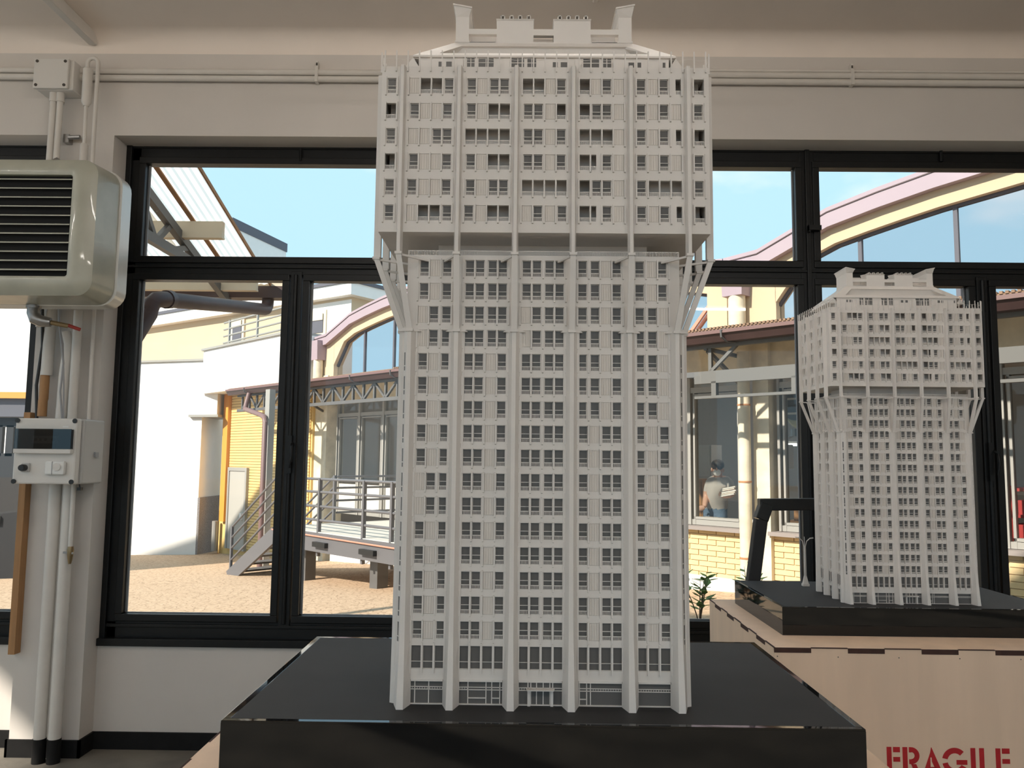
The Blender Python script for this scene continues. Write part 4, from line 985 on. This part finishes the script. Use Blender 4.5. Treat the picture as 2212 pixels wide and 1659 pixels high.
# arches above the eave
AZ = [(0, 4.02), (.45, 4.05), (.85, 4.2), (1.3, 4.37), (1.85, 4.47), (2.4, 4.55), (3.2, 4.63), (4.0, 4.67), (4.78, 4.69)]
def archz(u): 
    u = min(u, 9.56-u)
    for (a, za), (c, zc) in zip(AZ, AZ[1:]):
        if u <= c: return za+(zc-za)*(u-a)/(c-a)
    return AZ[-1][1]
US = [a for a, _ in AZ]+[9.56-a for a, _ in reversed(AZ[:-1])]
for o0 in (-9.93, -.36):
    b = MB()
    for u0, u1 in zip(US, US[1:]):
        z0, z1 = archz(u0), archz(u1)
        b.hexa([(o0+u0, W-.12, z0-.22), (o0+u1, W-.12, z1-.22), (o0+u1, W+.25, z1-.22), (o0+u0, W+.25, z0-.22), (o0+u0, W-.12, z0), (o0+u1, W-.12, z1), (o0+u1, W+.25, z1), (o0+u0, W+.25, z0)])
    fa = OB('arch_fascia', b, 'fascia_mauve')
    b = MB()
    for u0, u1 in zip(US, US[1:]):
        z0, z1 = archz(u0)-.055, archz(u1)-.055
        b.bar((o0+u0, W-.125, z0), (o0+u1, W-.125, z1), .008, .012)
    OB('fascia_seam', b, 'gutter_brown', fa)
    b = MB(); U0, U1 = .62, 9.28; BI = [U0+i*(U1-U0)/24 for i in range(25)]
    def gz(u): return min(archz(u)-.40, 3.30+(u-.55)*1.35, 3.45+(9.56-u-.2)*3)
    for u0, u1 in zip(BI, BI[1:]):
        b.hexa([(o0+u0, W-.02, gz(u0)), (o0+u1, W-.02, gz(u1)), (o0+u1, W+.22, gz(u1)), (o0+u0, W+.22, gz(u0)), (o0+u0, W-.02, archz(u0)-.2), (o0+u1, W-.02, archz(u1)-.2), (o0+u1, W+.22, archz(u1)-.2), (o0+u0, W+.22, archz(u0)-.2)])
    b.box(o0+.0, o0+.63, W-.02, W+.22, 3.05, archz(.3)-.1); b.box(o0+U1, o0+9.56, W-.02, W+.22, 3.05, archz(.3)-.1)
    OB('arch_band', b, 'beige_render')
    b = MB()
    for u0, u1 in zip(BI, BI[1:]): b.bar((o0+u0, W+.08, gz(u0)-.015), (o0+u1, W+.08, gz(u1)-.015), .05, .03)
    for i in range(1, 9): u = U0+i*(U1-U0)/9; b.box(o0+u-.02, o0+u+.02, W+.06, W+.11, 3.0, gz(u))
    b.box(o0+.6, o0+U1, W+.06, W+.11, 3.1, 3.16)
    OB('arch_mullions', b, 'roof_dark')
    for i in range(9):
        ua, ub = U0+i*(U1-U0)/9+.02, U0+(i+1)*(U1-U0)/9-.02; q = MB()
        pl = [(o0+ua, 3.1)]+[(o0+ub, 3.1)]+[(o0+ub+(ua-ub)*k/4, gz(ub+(ua-ub)*k/4)) for k in range(5)]
        q.prism(pl, W+.085, W+.092, 'y'); OB('arch_pane', q, 'arch_glass')
    # vault roof behind
    b = MB()
    for u0, u1 in zip(US, US[1:]):
        z0, z1 = archz(u0), archz(u1)
        b.hexa([(o0+u0, W+.25, z0-.08), (o0+u1, W+.25, z1-.08), (o0+u1, W+9, z1-.08), (o0+u0, W+9, z0-.08), (o0+u0, W+.25, z0-.01), (o0+u1, W+.25, z1-.01), (o0+u1, W+9, z1-.01), (o0+u0, W+9, z0-.01)])
    OB('vault_roof', b, 'white_render')
for a in (-9.75, -.20):
    b = MB(); b.hexa([(a-.12, W-.22, 3.52), (a+.14, W-.22, 3.52), (a+.14, W-.02, 3.52), (a-.12, W-.02, 3.52), (a-.13, W-.24, 3.92), (a+.16, W-.24, 3.92), (a+.16, W-.02, 3.92), (a-.13, W-.02, 3.92)]); OB('rain_hopper', b, 'fascia_mauve')
    b = MB(); b.tube([(a+.02, W-.12, 3.0), (a+.02, W-.12, 3.55)], .10, 16); OB('hopper_pipe', b, 'pillar_cream', smooth=True)
b = MB(); b.bar((-1.0, W+.03, 3.1), (-.42, W+.03, 3.75), .035, .04); OB('cross_brace', b, 'brace_red')
b = MB(); b.bar((.45, W+.03, 3.62), (.75, W+.03, 3.2), .035, .04); OB('cross_brace', b, 'alu_frame')
# interior shell
b = MB(); b.box(-9.9, 6, W+.3, W+7, -.1, .0); b.box(-9.9, 6, W+6.8, W+7, 0, 4.0); b.box(-10.1, -9.9, W+.3, W+7, -.1, 4.0); b.box(6, 6.2, W, W+7, -.1, 4.0); OB('interior_shell', b, 'inner_grey')
b = MB(); b.box(-9.9, 6, W+.35, W+7, 2.95, 3.05); OB('upper_floor', b, 'white_render')
# things seen inside through the glass
def inside(name, mb, mt, label, cat, **k):
    o = one(name, mb, mt, label, cat, **k); o.location = P0; o.rotation_euler = (0, 0, R(-45)); return o
b = MB(); b.box(-2.30, -1.86, W+2.0, W+2.3, 1.31, 1.79); b.box(-2.28, -2.09, W+1.99, W+2.0, 1.33, 1.77); b.box(-2.07, -1.88, W+1.99, W+2.0, 1.33, 1.77); inside('hanging_cabinet', b, 'plastic_grey', 'pale cabinet behind the man seen through the far window', 'cabinet')
b = MB(); b.box(-2.2, -1.80, W+1.65, W+1.95, .0, 1.28); b.box(-2.18, -2.01, W+1.64, W+1.65, .06, 1.24); b.box(-1.99, -1.82, W+1.64, W+1.65, .06, 1.24); inside('cupboard', b, 'batten', 'brown cupboard behind the man seen through the far window', 'cupboard')
b = MB(); b.box(-1.3, -.12, W+.35, W+.9, .70, .775); b.box(-1.25, -.2, W+.38, W+.85, .77, .80); inside('work_table', b, 'white_render', 'white work table inside the far window before the man', 'table')
tl = thing('ceiling_or_fill_tube', 'lit fluorescent tube inside the window left of the right tower', 'lamp', P0, R(-45))
b = MB(); b.box(-1.12, -.5, W+3.0, W+3.1, 1.79, 1.825); b.build('tube', 'tube_or_fill_glow', tl)
for k, x in enumerate((-8.2, -5.6, -3.0, -.9)):
    b = MB(); b.box(x-.7, x+.7, W+2.4, W+2.5, 2.88, 2.93); inside('ceiling_or_fill_tube', b, 'tube_or_fill_glow', 'added fill tube inside the courtyard building, ' + ('first', 'second', 'third', 'fourth')[k] + ' from the loading dock end', 'lamp')  # extra tubes added to brighten the rooms behind the far glass
b = MB(); b.box(-1.16, -.46, W+2.98, W+3.12, 1.825, 1.86); b.build('housing', 'paper_white', tl)
fh = thing('fan_heater', 'round yellow-cream fan heater inside the window left of the right tower', 'heater', P0, R(-45))
b = MB(); b.lathe([(.24, 0), (.27, .05), (.27, .3), (.16, .36)], 28, (.26, W+.62, 2.20), 'y'); b.build('casing', 'heater_cream', fh, smooth=True)
b = MB(); b.lathe([(.17, 0), (.17, .02)], 28, (.17, W+.595, 2.22), 'y'); b.build('fan_opening', 'inner_floor', fh, smooth=True)
b = MB(); b.box(.02, .30, W+.575, W+.59, 2.12, 2.145); b.box(.02, .30, W+.575, W+.59, 2.30, 2.325); b.build('guard_bar', 'paper_white', fh)
b = MB(); b.tube([(.10, W+.7, 1.95), (.10, W+.7, 1.86)], .05, 12); b.tube([(.09, W+.7, 1.88), (.03, W+.7, 1.85)], .025, 10); b.build('valve', 'steel', fh)
eb = thing('meter_box', 'white meter box with pipe inside the window above the black arm lamp', 'meter box', P0, R(-45))
b = MB(); b.box(-.13, .02, W+.7, W+.85, 1.46, 1.76); b.build('box', 'paper_white', eb, bevel=.01)
b = MB(); b.tube([(-.075, W+.78, .8), (-.075, W+.78, 1.2), (-.055, W+.78, 1.28), (-.055, W+.78, 1.46)], .035, 12); b.build('pipe', 'paper_white', eb, smooth=True)
b = MB(); b.box(-.52, -.2, W+1.7, W+2.0, .72, .755); b.box(-.44, -.34, W+1.75, W+1.9, .755, .89); inside('side_bench', b, 'batten', 'small wooden shelf inside the window behind the black arm lamp', 'shelf')
b = MB()
for x in (2.35, 3.2): 
    for y in (W+.5, W+1.0): b.box(x-.02, x+.02, y-.02, y+.02, 0, 1.32)
for z in (.76, 1.02, 1.28): b.box(2.35, 3.2, W+.5, W+1.0, z, z+.03)
for x, z, c in ((2.45, .79, .16), (2.7, .79, .2), (2.5, 1.05, .14), (2.75, 1.05, .18), (3.0, .79, .15)): b.box(x, x+.2, W+.55, W+.9, z, z+c)
inside('red_shelf', b, 'crate_red', 'red shelf rack inside the window at the right edge', 'shelf')

# ---- left end of that building: yellow shutter, door, post, parapet
b = MB(); b.box(-14.1, -9.9, W-.1, W+.1, -.9, 3.1); OB('shutter_wall', b, 'shutter_yellow')
b = MB()
for i in range(58): z = -.62+i*.064; b.box(-13.6, -9.95, W-.125, W-.1, z, z+.053)
o = OB('shutter_slats', b, 'shutter_yellow'); o['kind'] = 'stuff'
b = MB(); b.box(-13.86, -13.62, W-.2, W-.05, .0, 3.05); OB('shutter_guide', b, 'orange_paint')
b = MB(); b.tube([(-13.95, W-.25, -.7), (-13.95, W-.25, 0)], .07, 10); OB('guide_foot', b, 'alu_frame')
b = MB(); b.box(-13.45, -12.65, W-.17, W-.1, -.6, 1.20); dr = OB('wicket_door', b, 'door_grey')
b = MB(); b.box(-13.53, -12.57, W-.19, W-.12, 1.20, 1.28); b.box(-13.53, -13.45, W-.19, W-.12, -.6, 1.2); b.box(-12.65, -12.57, W-.19, W-.12, -.6, 1.2); OB('door_frame', b, 'alu_frame', dr)
b = MB(); b.box(-12.78, -12.70, W-.22, W-.17, .1, .25); OB('door_handle', b, 'paper_white', dr)
b = MB(); b.box(-14.1, -9.93, .25, W+.3, 3.02, 4.05); OB('parapet', b, 'white_render')
b = MB(); b.box(-14.15, -9.93, .2, W+.3, 4.05, 4.10); OB('parapet_coping', b, 'alu_frame')
b = MB(); b.box(-9.72, -9.55, -.36, -.24, -.75, 2.84); OB('steel_post', b, 'alu_frame')
b = MB(); b.tube([(-11.1, -.02, 2.86), (-11.1, -.08, 2.62), (-11.05, -.12, 2.52), (-10.0, -.30, 2.36), (-9.62, -.42, 2.30), (-9.52, -.45, 2.2), (-9.50, -.46, -.70)], .05, 12); OB('rain_pipe', b, 'gutter_rose', smooth=True)

# ---- loading dock with rails and steps
dk = thing('loading_dock', 'grey steel loading dock with railings and steps across the courtyard', 'loading dock', P0, R(-45))
def DK(nm, mb, mt='rail_steel', **k): return mb.build(nm, mt, dk, **k)
b = MB(); b.box(-7.0, -3.3, -1.5, W+.08, .41, .45); DK('deck', b, 'dock_panel')
b = MB(); b.box(-7.0, -3.3, -1.54, -1.48, .17, .44); DK('front_beam', b)
b = MB(); b.box(-7.04, -6.98, -1.5, W, .17, .44); DK('side_beam', b)
for x in (-6.5, -4.6, -3.5):
    for y in (-1.2, .6):
        b = MB(); b.box(x-.09, x+.09, y-.09, y+.09, GZ(*(P0+Vector((.7071*(x+y), .7071*(y-x), 0))).xy)-.05, .2); DK('dock_leg', b, 'galv_steel')
for x in (-5.55, -4.35):
    b = MB(); b.box(x-.17, x+.17, -1.60, -1.54, .25, .32); DK('bumper', b, 'plastic_black')
b = MB(); b.tube([(-7, -1.56, .405), (-3.3, -1.56, .385)], .012, 6); DK('red_hose', b, 'brace_red')
for x in (-7.0, -5.75, -4.6, -3.95, -3.4):
    b = MB(); b.box(x-.022, x+.022, -1.50, -1.45, .1, 1.23); DK('rail_post', b)
for z in (1.22, 1.03, .82, .62):
    b = MB(); b.tube([(-7.0, -1.47, z), (-3.4, -1.47, z)], .020, 8); DK('rail', b)
# steps go down to the left
ST = [(-7.0, .45), (-8.5, -.44)]
for y in (-1.5, -.45):
    b = MB(); b.bar((-7.0, y, .33), (-8.55, y, -.52), .05, .24); DK('stringer', b)
    for z in (.22, .42, .60, .78):
        b = MB(); b.tube([(-7.0, y, .45+z), (-8.5, y, -.44+z)], .018, 8); DK('stair_rail', b)
    for x, z in ((-7.0, .45), (-8.5, -.44)):
        b = MB(); b.box(x-.022, x+.022, y-.02, y+.02, z-.2, z+.79); DK('stair_post', b)
for i in range(6):
    t = (i+.6)/6; b = MB(); x = -7.0-1.5*t; z = .45-.89*t; b.box(x-.13, x+.13, -1.48, -.47, z-.03, z); DK('tread', b)
# dock end rails seen behind
for z in (1.22, 1.03, .82, .62):
    b = MB(); b.tube([(-7.0, -.4, z), (-7.0, W-.1, z)], .018, 8); DK('rail', b)

# ---- white wall at the left and speckled base
ww = thing('courtyard_wall', 'bright white rendered wall at the left end of the courtyard', 'wall', (-10, 19.5, -.8))
def WW(nm, mb, mt): return mb.build(nm, mt, ww, world=True)
def yaw(x, y, z): return (x, y+(-7.6-x)*.30, z)
b = MB(); b.box(-17, -7.62, 19.0, 20.6, -1.6, 2.49, 0, yaw); WW('lower_wall', b, 'white_render')
b = MB(); b.box(-17, -7.22, 19.0, 20.0, 2.49, 3.82, 0, yaw); WW('upper_wall', b, 'white_render')
b = MB(); b.box(-7.95, -7.15, 18.9, 20.1, 2.46, 2.52, 0, yaw); b.box(-17, -7.15, 18.95, 20.0, 3.82, 3.87, 0, yaw); WW('coping', b, 'alu_frame')
b = MB(); b.box(-7.63, -7.58, 19.0, 20.55, -1.2, .55); WW('speckled_base', b, 'speckle')
b = MB(); b.box(-7.20, -7.0, 20.02, 20.5, -1.0, 3.8); WW('return_wall', b, 'cream_render')

# ---- houses behind
d1 = Vector((-.82, .572, 0)); c0 = PX(760, 612, 24.0)
bb = thing('apartment_block', 'beige rendered block with a roof terrace beyond the courtyard', 'building', (c0.x, c0.y, -1), math.atan2(d1.y, d1.x)+math.pi)
zt = c0.z
def BB(nm, mb, mt, par=None): return mb.build(nm, mt, par or bb)
b = MB(); b.box(-24, 0, 0, 4, 0, zt+1-.35); BB('wall', b, 'beige_render')
b = MB(); b.box(-24.2, .3, -.3, 4, zt+1-.42, zt+1-.05); BB('cornice', b, 'white_render')
b = MB(); b.box(-24.2, .35, -.35, 4, zt+1-.05, zt+1+.06); BB('roof_edge', b, 'roof_dark')
b = MB(); b.box(-1.9, 0.02, -.02, 0, 2.0, zt+1-.5); BB('white_pier', b, 'white_render')
inv = (Matrix.Translation(bb.location) @ Matrix.Rotation(bb.rotation_euler.z, 4, 'Z')).inverted()
def onface(px, py):
    d = PX(px, py, 10)-CAM; nrm = Matrix.Rotation(bb.rotation_euler.z, 3, 'Z') @ Vector((0, 1, 0))
    tt = (Vector(bb.location)-CAM).dot(nrm)/d.dot(nrm); return inv @ (CAM+d*tt)
for (x0, y0, x1, y1) in ((505, 692, 526, 742), (672, 678, 702, 722)):
    p, q = onface(x0, y1), onface(x1, y0)
    b = MB(); b.box(p.x-.12, q.x+.12, -.06, .02, p.z-.1, q.z+.12); wv = BB('window', b, 'cream_render')
    b = MB(); b.box(p.x, q.x, -.08, -.06, p.z, q.z); BB('pane', b, 'roof_dark', wv)
    b = MB(); b.box(p.x, q.x, -.10, -.08, q.z-.2, q.z); BB('blind', b, 'cream_render', wv)
rl = thing('terrace_railing', 'pale metal railing on the white parapet across the courtyard', 'railing', P0, R(-45))
for z in (4.22, 4.38, 4.54, 4.70):
    b = MB(); b.tube([(-13.6, .5, z), (-9.9, .5, z+.03)], .022, 6); b.build('rail', 'alu_frame', rl)
for x in (-13.3, -11.9, -10.5):
    b = MB(); b.box(x-.025, x+.025, .48, .52, 4.08, 4.74); b.build('post', 'alu_frame', rl)
b = MB(); e = PX(604, 536, 50); d2 = Vector((.258, .966, 0)); lft = Vector((-.966, .258, 0)); A = e; B_ = e-d2*5.5
def quadbox(mb, z0, z1, off=0):
    c = [A+d2*off-lft*off, A+lft*14+d2*off, B_+lft*14, B_-lft*off]
    mb.hexa([(p.x, p.y, z0) for p in c]+[(p.x, p.y, z1) for p in c])
wb = thing('white_house', 'white house with a dark roof edge far behind the canopy', 'building', (e.x, e.y, -1))
b = MB(); quadbox(b, -1, e.z-.2); b.build('wall', 'white_render', wb, world=True)
b = MB(); quadbox(b, e.z-.2, e.z+.35, .35); b.build('roof_edge', 'roof_dark', wb, world=True)
b = MB(); quadbox(b, e.z-1.6, e.z-.2, .30); b.build('fascia', 'white_render', wb, world=True)

# ---- far left window view: pale wall and black gate
gw = thing('side_building', 'pale building with an orange band seen through the far left window', 'building', (-11, 14.3, -.6))
b = MB(); b.box(-16, -8.6, 14.0, 14.5, 2.62, 4.6); b.build('wall', 'white_render', gw, world=True)
b = MB(); b.box(-16, -8.6, 13.95, 14.0, 2.52, 2.63); b.build('orange_band', 'orange_paint', gw, world=True)
b = MB(); b.box(-16, -8.6, 14.05, 14.5, 2.2, 2.55); b.build('lintel', 'roof_dark', gw, world=True)
b = MB(); b.box(-16, -15.6, 14.05, 14.5, -.8, 2.2); b.box(-8.75, -8.6, 14.05, 14.5, -.8, 2.2); b.build('gate_pier', 'white_render', gw, world=True)
gt = thing('yard_gate', 'black metal gate with slots seen through the far left window', 'gate', (-12, 14.25, -.6))
b = MB(); b.box(-15.6, -8.76, 14.2, 14.28, -.75, 1.55); b.box(-15.6, -8.76, 14.2, 14.28, 2.02, 2.19)
for i in range(34): x = -15.6+i*.2; b.box(x, x+.13, 14.2, 14.28, 1.5, 2.05)
b.build('gate_leaf', 'gate_black', gt, world=True)
b = MB(); b.box(-9.3, -9.2, 14.15, 14.20, .3, .45); b.build('lock_plate', 'alu_frame', gt, world=True)

# ---- planter with plants under the window
pl = thing('planter_trough', 'long dark planter trough outside below the window', 'planter', (.8, 4.62, 0))
b = MB(); b.box(-.3, 2.0, 4.48, 4.72, .08, .60); b.build('trough', 'gate_black', pl, world=True)
b = MB(); b.box(-.27, 1.97, 4.50, 4.70, .60, .615); b.build('soil', 'soil', pl, world=True)
def plant(x, y, h, ns, seed, mt, label):
    rnd = random.Random(seed); t = thing('leafy_plant', label, 'plant', (x, y, .61), group='plants in the trough')
    for k in range(ns):
        a = rnd.uniform(0, 6.28); sp_ = rnd.uniform(.05, .22)*h; pts = [(0, 0, 0)]
        for i in range(1, 5): f = i/4; pts.append((math.cos(a)*sp_*f**1.3*1.6, math.sin(a)*sp_*f**1.3*.8, h*f*rnd.uniform(.9, 1.05)))
        s_ = MB(); s_.tube(pts, [.004, .0035, .003, .0025, .001], 5); st = s_.build('stem', 'stem', t)
        for i in range(9):
            f = rnd.uniform(.35, 1); j = min(3, int(f*4)); p = Vector(pts[j]).lerp(Vector(pts[j+1]), f*4-j if f < 1 else 1)
            aa = rnd.uniform(0, 6.28); L = rnd.uniform(.05, .085); d = Vector((math.cos(aa), math.sin(aa), rnd.uniform(.1, .8))).normalized(); s2 = d.cross(Vector((0, 0, 1))).normalized()*L*.28
            up_ = Vector((0, 0, .0012)); l = MB(); q = [p, p+d*L*.5+s2, p+d*L, p+d*L*.5-s2]
            l.hexa([v-up_ for v in q]+[v+up_ for v in q]); l.build('leaf', mt, t)
plant(1.02, 4.60, .30, 5, 1, 'leaf', 'bright green leafy plant in the trough left of the right plinth')
plant(.22, 4.60, .34, 6, 2, 'leaf_dark', 'dark twiggy plant in the trough hidden behind the large tower')
plant(.50, 4.60, .30, 5, 5, 'leaf_dark', 'dark shrubby plant in the trough behind the right edge of the large tower')
plant(1.30, 4.60, .36, 4, 7, 'leaf', 'taller sparse plant in the trough behind the arm lamp')

# ---- man in a grey T-shirt behind the far window
pm = thing('person', 'man in grey T-shirt, white face mask and jeans bending over a table holding white pieces', 'person', P0, R(-45))
def fpt(px, py, off):   # photo pixel on a plane parallel to the facade, in facade coordinates
    d = PX(px, py, 10)-CAM; nrm = Vector((.7071, .7071, 0)); tt = (P0+nrm*off-CAM).dot(nrm)/d.dot(nrm); p = CAM+d*tt-P0
    return Vector((p.x*.7071-p.y*.7071, off, p.z))
O = W+1.05
hd = fpt(1550, 1012, O-.16); nk = fpt(1551, 1030, O-.06); ch = fpt(1553, 1055, O); pe = fpt(1545, 1103, O+.12)
shl, shr = fpt(1531, 1043, O-.02), fpt(1575, 1040, O+.0)
ell, elr = fpt(1526, 1072, O-.02), fpt(1583, 1066, O-.06)
hl_, hr_ = fpt(1522, 1096, O-.16), fpt(1574, 1072, O-.24)
hipl, hipr = pe+Vector((-.10, 0, -.05)), pe+Vector((.10, 0, -.05))
def skin(name, V, E, Rd, sub=2):
    me = bpy.data.meshes.new(name); me.from_pydata([tuple(v) for v in V], E, []); o = bpy.data.objects.new(name, me); COL.objects.link(o)
    sk = o.modifiers.new('s', 'SKIN'); ss = o.modifiers.new('u', 'SUBSURF'); ss.levels = sub; ss.render_levels = sub
    for i, r in enumerate(Rd): me.skin_vertices[0].data[i].radius = r if isinstance(r, tuple) else (r, r)
    me.skin_vertices[0].data[0].use_root = True
    bpy.context.view_layer.update(); dg = bpy.context.evaluated_depsgraph_get(); m2 = bpy.data.meshes.new_from_object(o.evaluated_get(dg)); bpy.data.objects.remove(o); m2.name = name; return m2
kl, kr = hipl+Vector((0, -.02, -.40)), hipr+Vector((.02, -.02, -.40))
V = [pe, (pe+ch)/2, ch, nk, hd, shl, ell, hl_, shr, elr, hr_, hipl, kl, Vector((kl.x, kl.y+.03, .07)), Vector((kl.x, kl.y-.14, .04)), hipr, kr, Vector((kr.x, kr.y+.03, .07)), Vector((kr.x, kr.y-.14, .04)), (hd+nk)/2]
E = [(0, 1), (1, 2), (2, 3), (3, 19), (19, 4), (2, 5), (5, 6), (6, 7), (2, 8), (8, 9), (9, 10), (0, 11), (11, 12), (12, 13), (13, 14), (0, 15), (15, 16), (16, 17), (17, 18)]
Rd = [(.15, .11), (.15, .11), (.17, .11), .058, (.082, .10), .075, .048, .034, .075, .048, .034, .095, .065, .045, .04, .095, .065, .045, .04, .06]
bmsh = skin('body', V, E, Rd, 3)
for mn in ('shirt', 'skin', 'denim', 'plastic_black'): bmsh.materials.append(MT[mn])
def seg(p, a, c): d = c-a; t_ = max(0, min(1, (p-a).dot(d)/d.length_squared)); return (a+d*t_-p).length, t_
for f in bmsh.polygons:
    p = f.center; mi = 0; f.use_smooth = True
    if p.z > nk.z-.005 and abs(p.x-nk.x) < .10: mi = 1
    if p.z < pe.z+.03: mi = 2
    if p.z < .09: mi = 3
    for a, c, e_ in ((shl, ell, .62), (shr, elr, .62)):
        d_, t_ = seg(p, a, c)
        if d_ < .062 and t_ > e_: mi = 1
    for a, c in ((ell, hl_), (elr, hr_)):
        d_, t_ = seg(p, a, c)
        if d_ < .058 and t_ > .02: mi = 1
    f.material_index = mi
bo = link('body', bmsh, pm)
def ell_mesh(c, rx, ry, rz, cut=None, n=14, m_=9):
    b = MB(); prof = []
    vs = []; fs = []
    for j in range(m_+1):
        ph = math.pi*j/m_
        for i in range(n): th = 2*math.pi*i/n; vs.append((c.x+rx*math.sin(ph)*math.cos(th), c.y+ry*math.sin(ph)*math.sin(th), c.z+rz*math.cos(ph)))
    for j in range(m_):
        for i in range(n): fs.append((j*n+i, j*n+(i+1) % n, (j+1)*n+(i+1) % n, (j+1)*n+i))
    b.add(vs, fs); return b
ell_mesh(hd+Vector((-.022, .040, .045)), .088, .092, .080).build('hair', 'hair', pm, smooth=True)
ell_mesh(hd+Vector((.036, -.072, -.054)), .056, .042, .046).build('face_mask', 'mask_white', pm, smooth=True)
for s in (-1, 1):
    ell_mesh(hd+Vector((s*.086, .0, -.02)), .014, .02, .03).build('ear', 'skin', pm, smooth=True)
    ell_mesh(hd+Vector((s*.027+.042, -.078+s*.014, .010)), .012, .012, .008).build('eye', 'hair', pm, smooth=True)
ell_mesh(hd+Vector((.046, -.098, -.010)), .013, .018, .022).build('nose', 'skin', pm, smooth=True)
def hand(c, fwd, side, curl, nm='hand'):
    b = MB(); fwd = fwd.normalized(); side = side.normalized(); dn = fwd.cross(side).normalized()
    b.tube([c, c+fwd*.04, c+fwd*.085], [.026, .038, .036], 10)
    for k, L in enumerate((.065, .078, .082, .07)):
        o = c+fwd*.08+side*(.03-.019*k); b.tube([o, o+fwd*L*.5+dn*curl*L*.2, o+fwd*L*.8+dn*curl*L*.7], [.009, .0085, .007], 6)
    o = c+fwd*.025+side*.035; b.tube([o, o+side*.03+fwd*.02, o+side*.035+fwd*.055], [.011, .010, .008], 6)
    b.build(nm, 'skin', pm, smooth=True)
hand(hl_, Vector((-.7, -.5, -.25)), Vector((-.3, .6, .2)), .3)
hand(hr_, Vector((-.6, -.6, .15)), Vector((0, 0, 1)), -.8)
sc = thing('model_pieces', 'stack of white model pieces held by the man', 'model pieces', P0, R(-45))
c = fpt(1575, 1061, O-.34)
for i in range(5):
    b = MB(); z = c.z-.05+i*.023; dx = .012*((i*7) % 3-1)
    b.bar((c.x-.10+dx, c.y-.02, z-.02), (c.x+.075+dx, c.y+.04, z+.02), .15-.015*i, .017); b.build('piece', 'paper_white' if i % 2 == 0 else 'model_panel', sc)
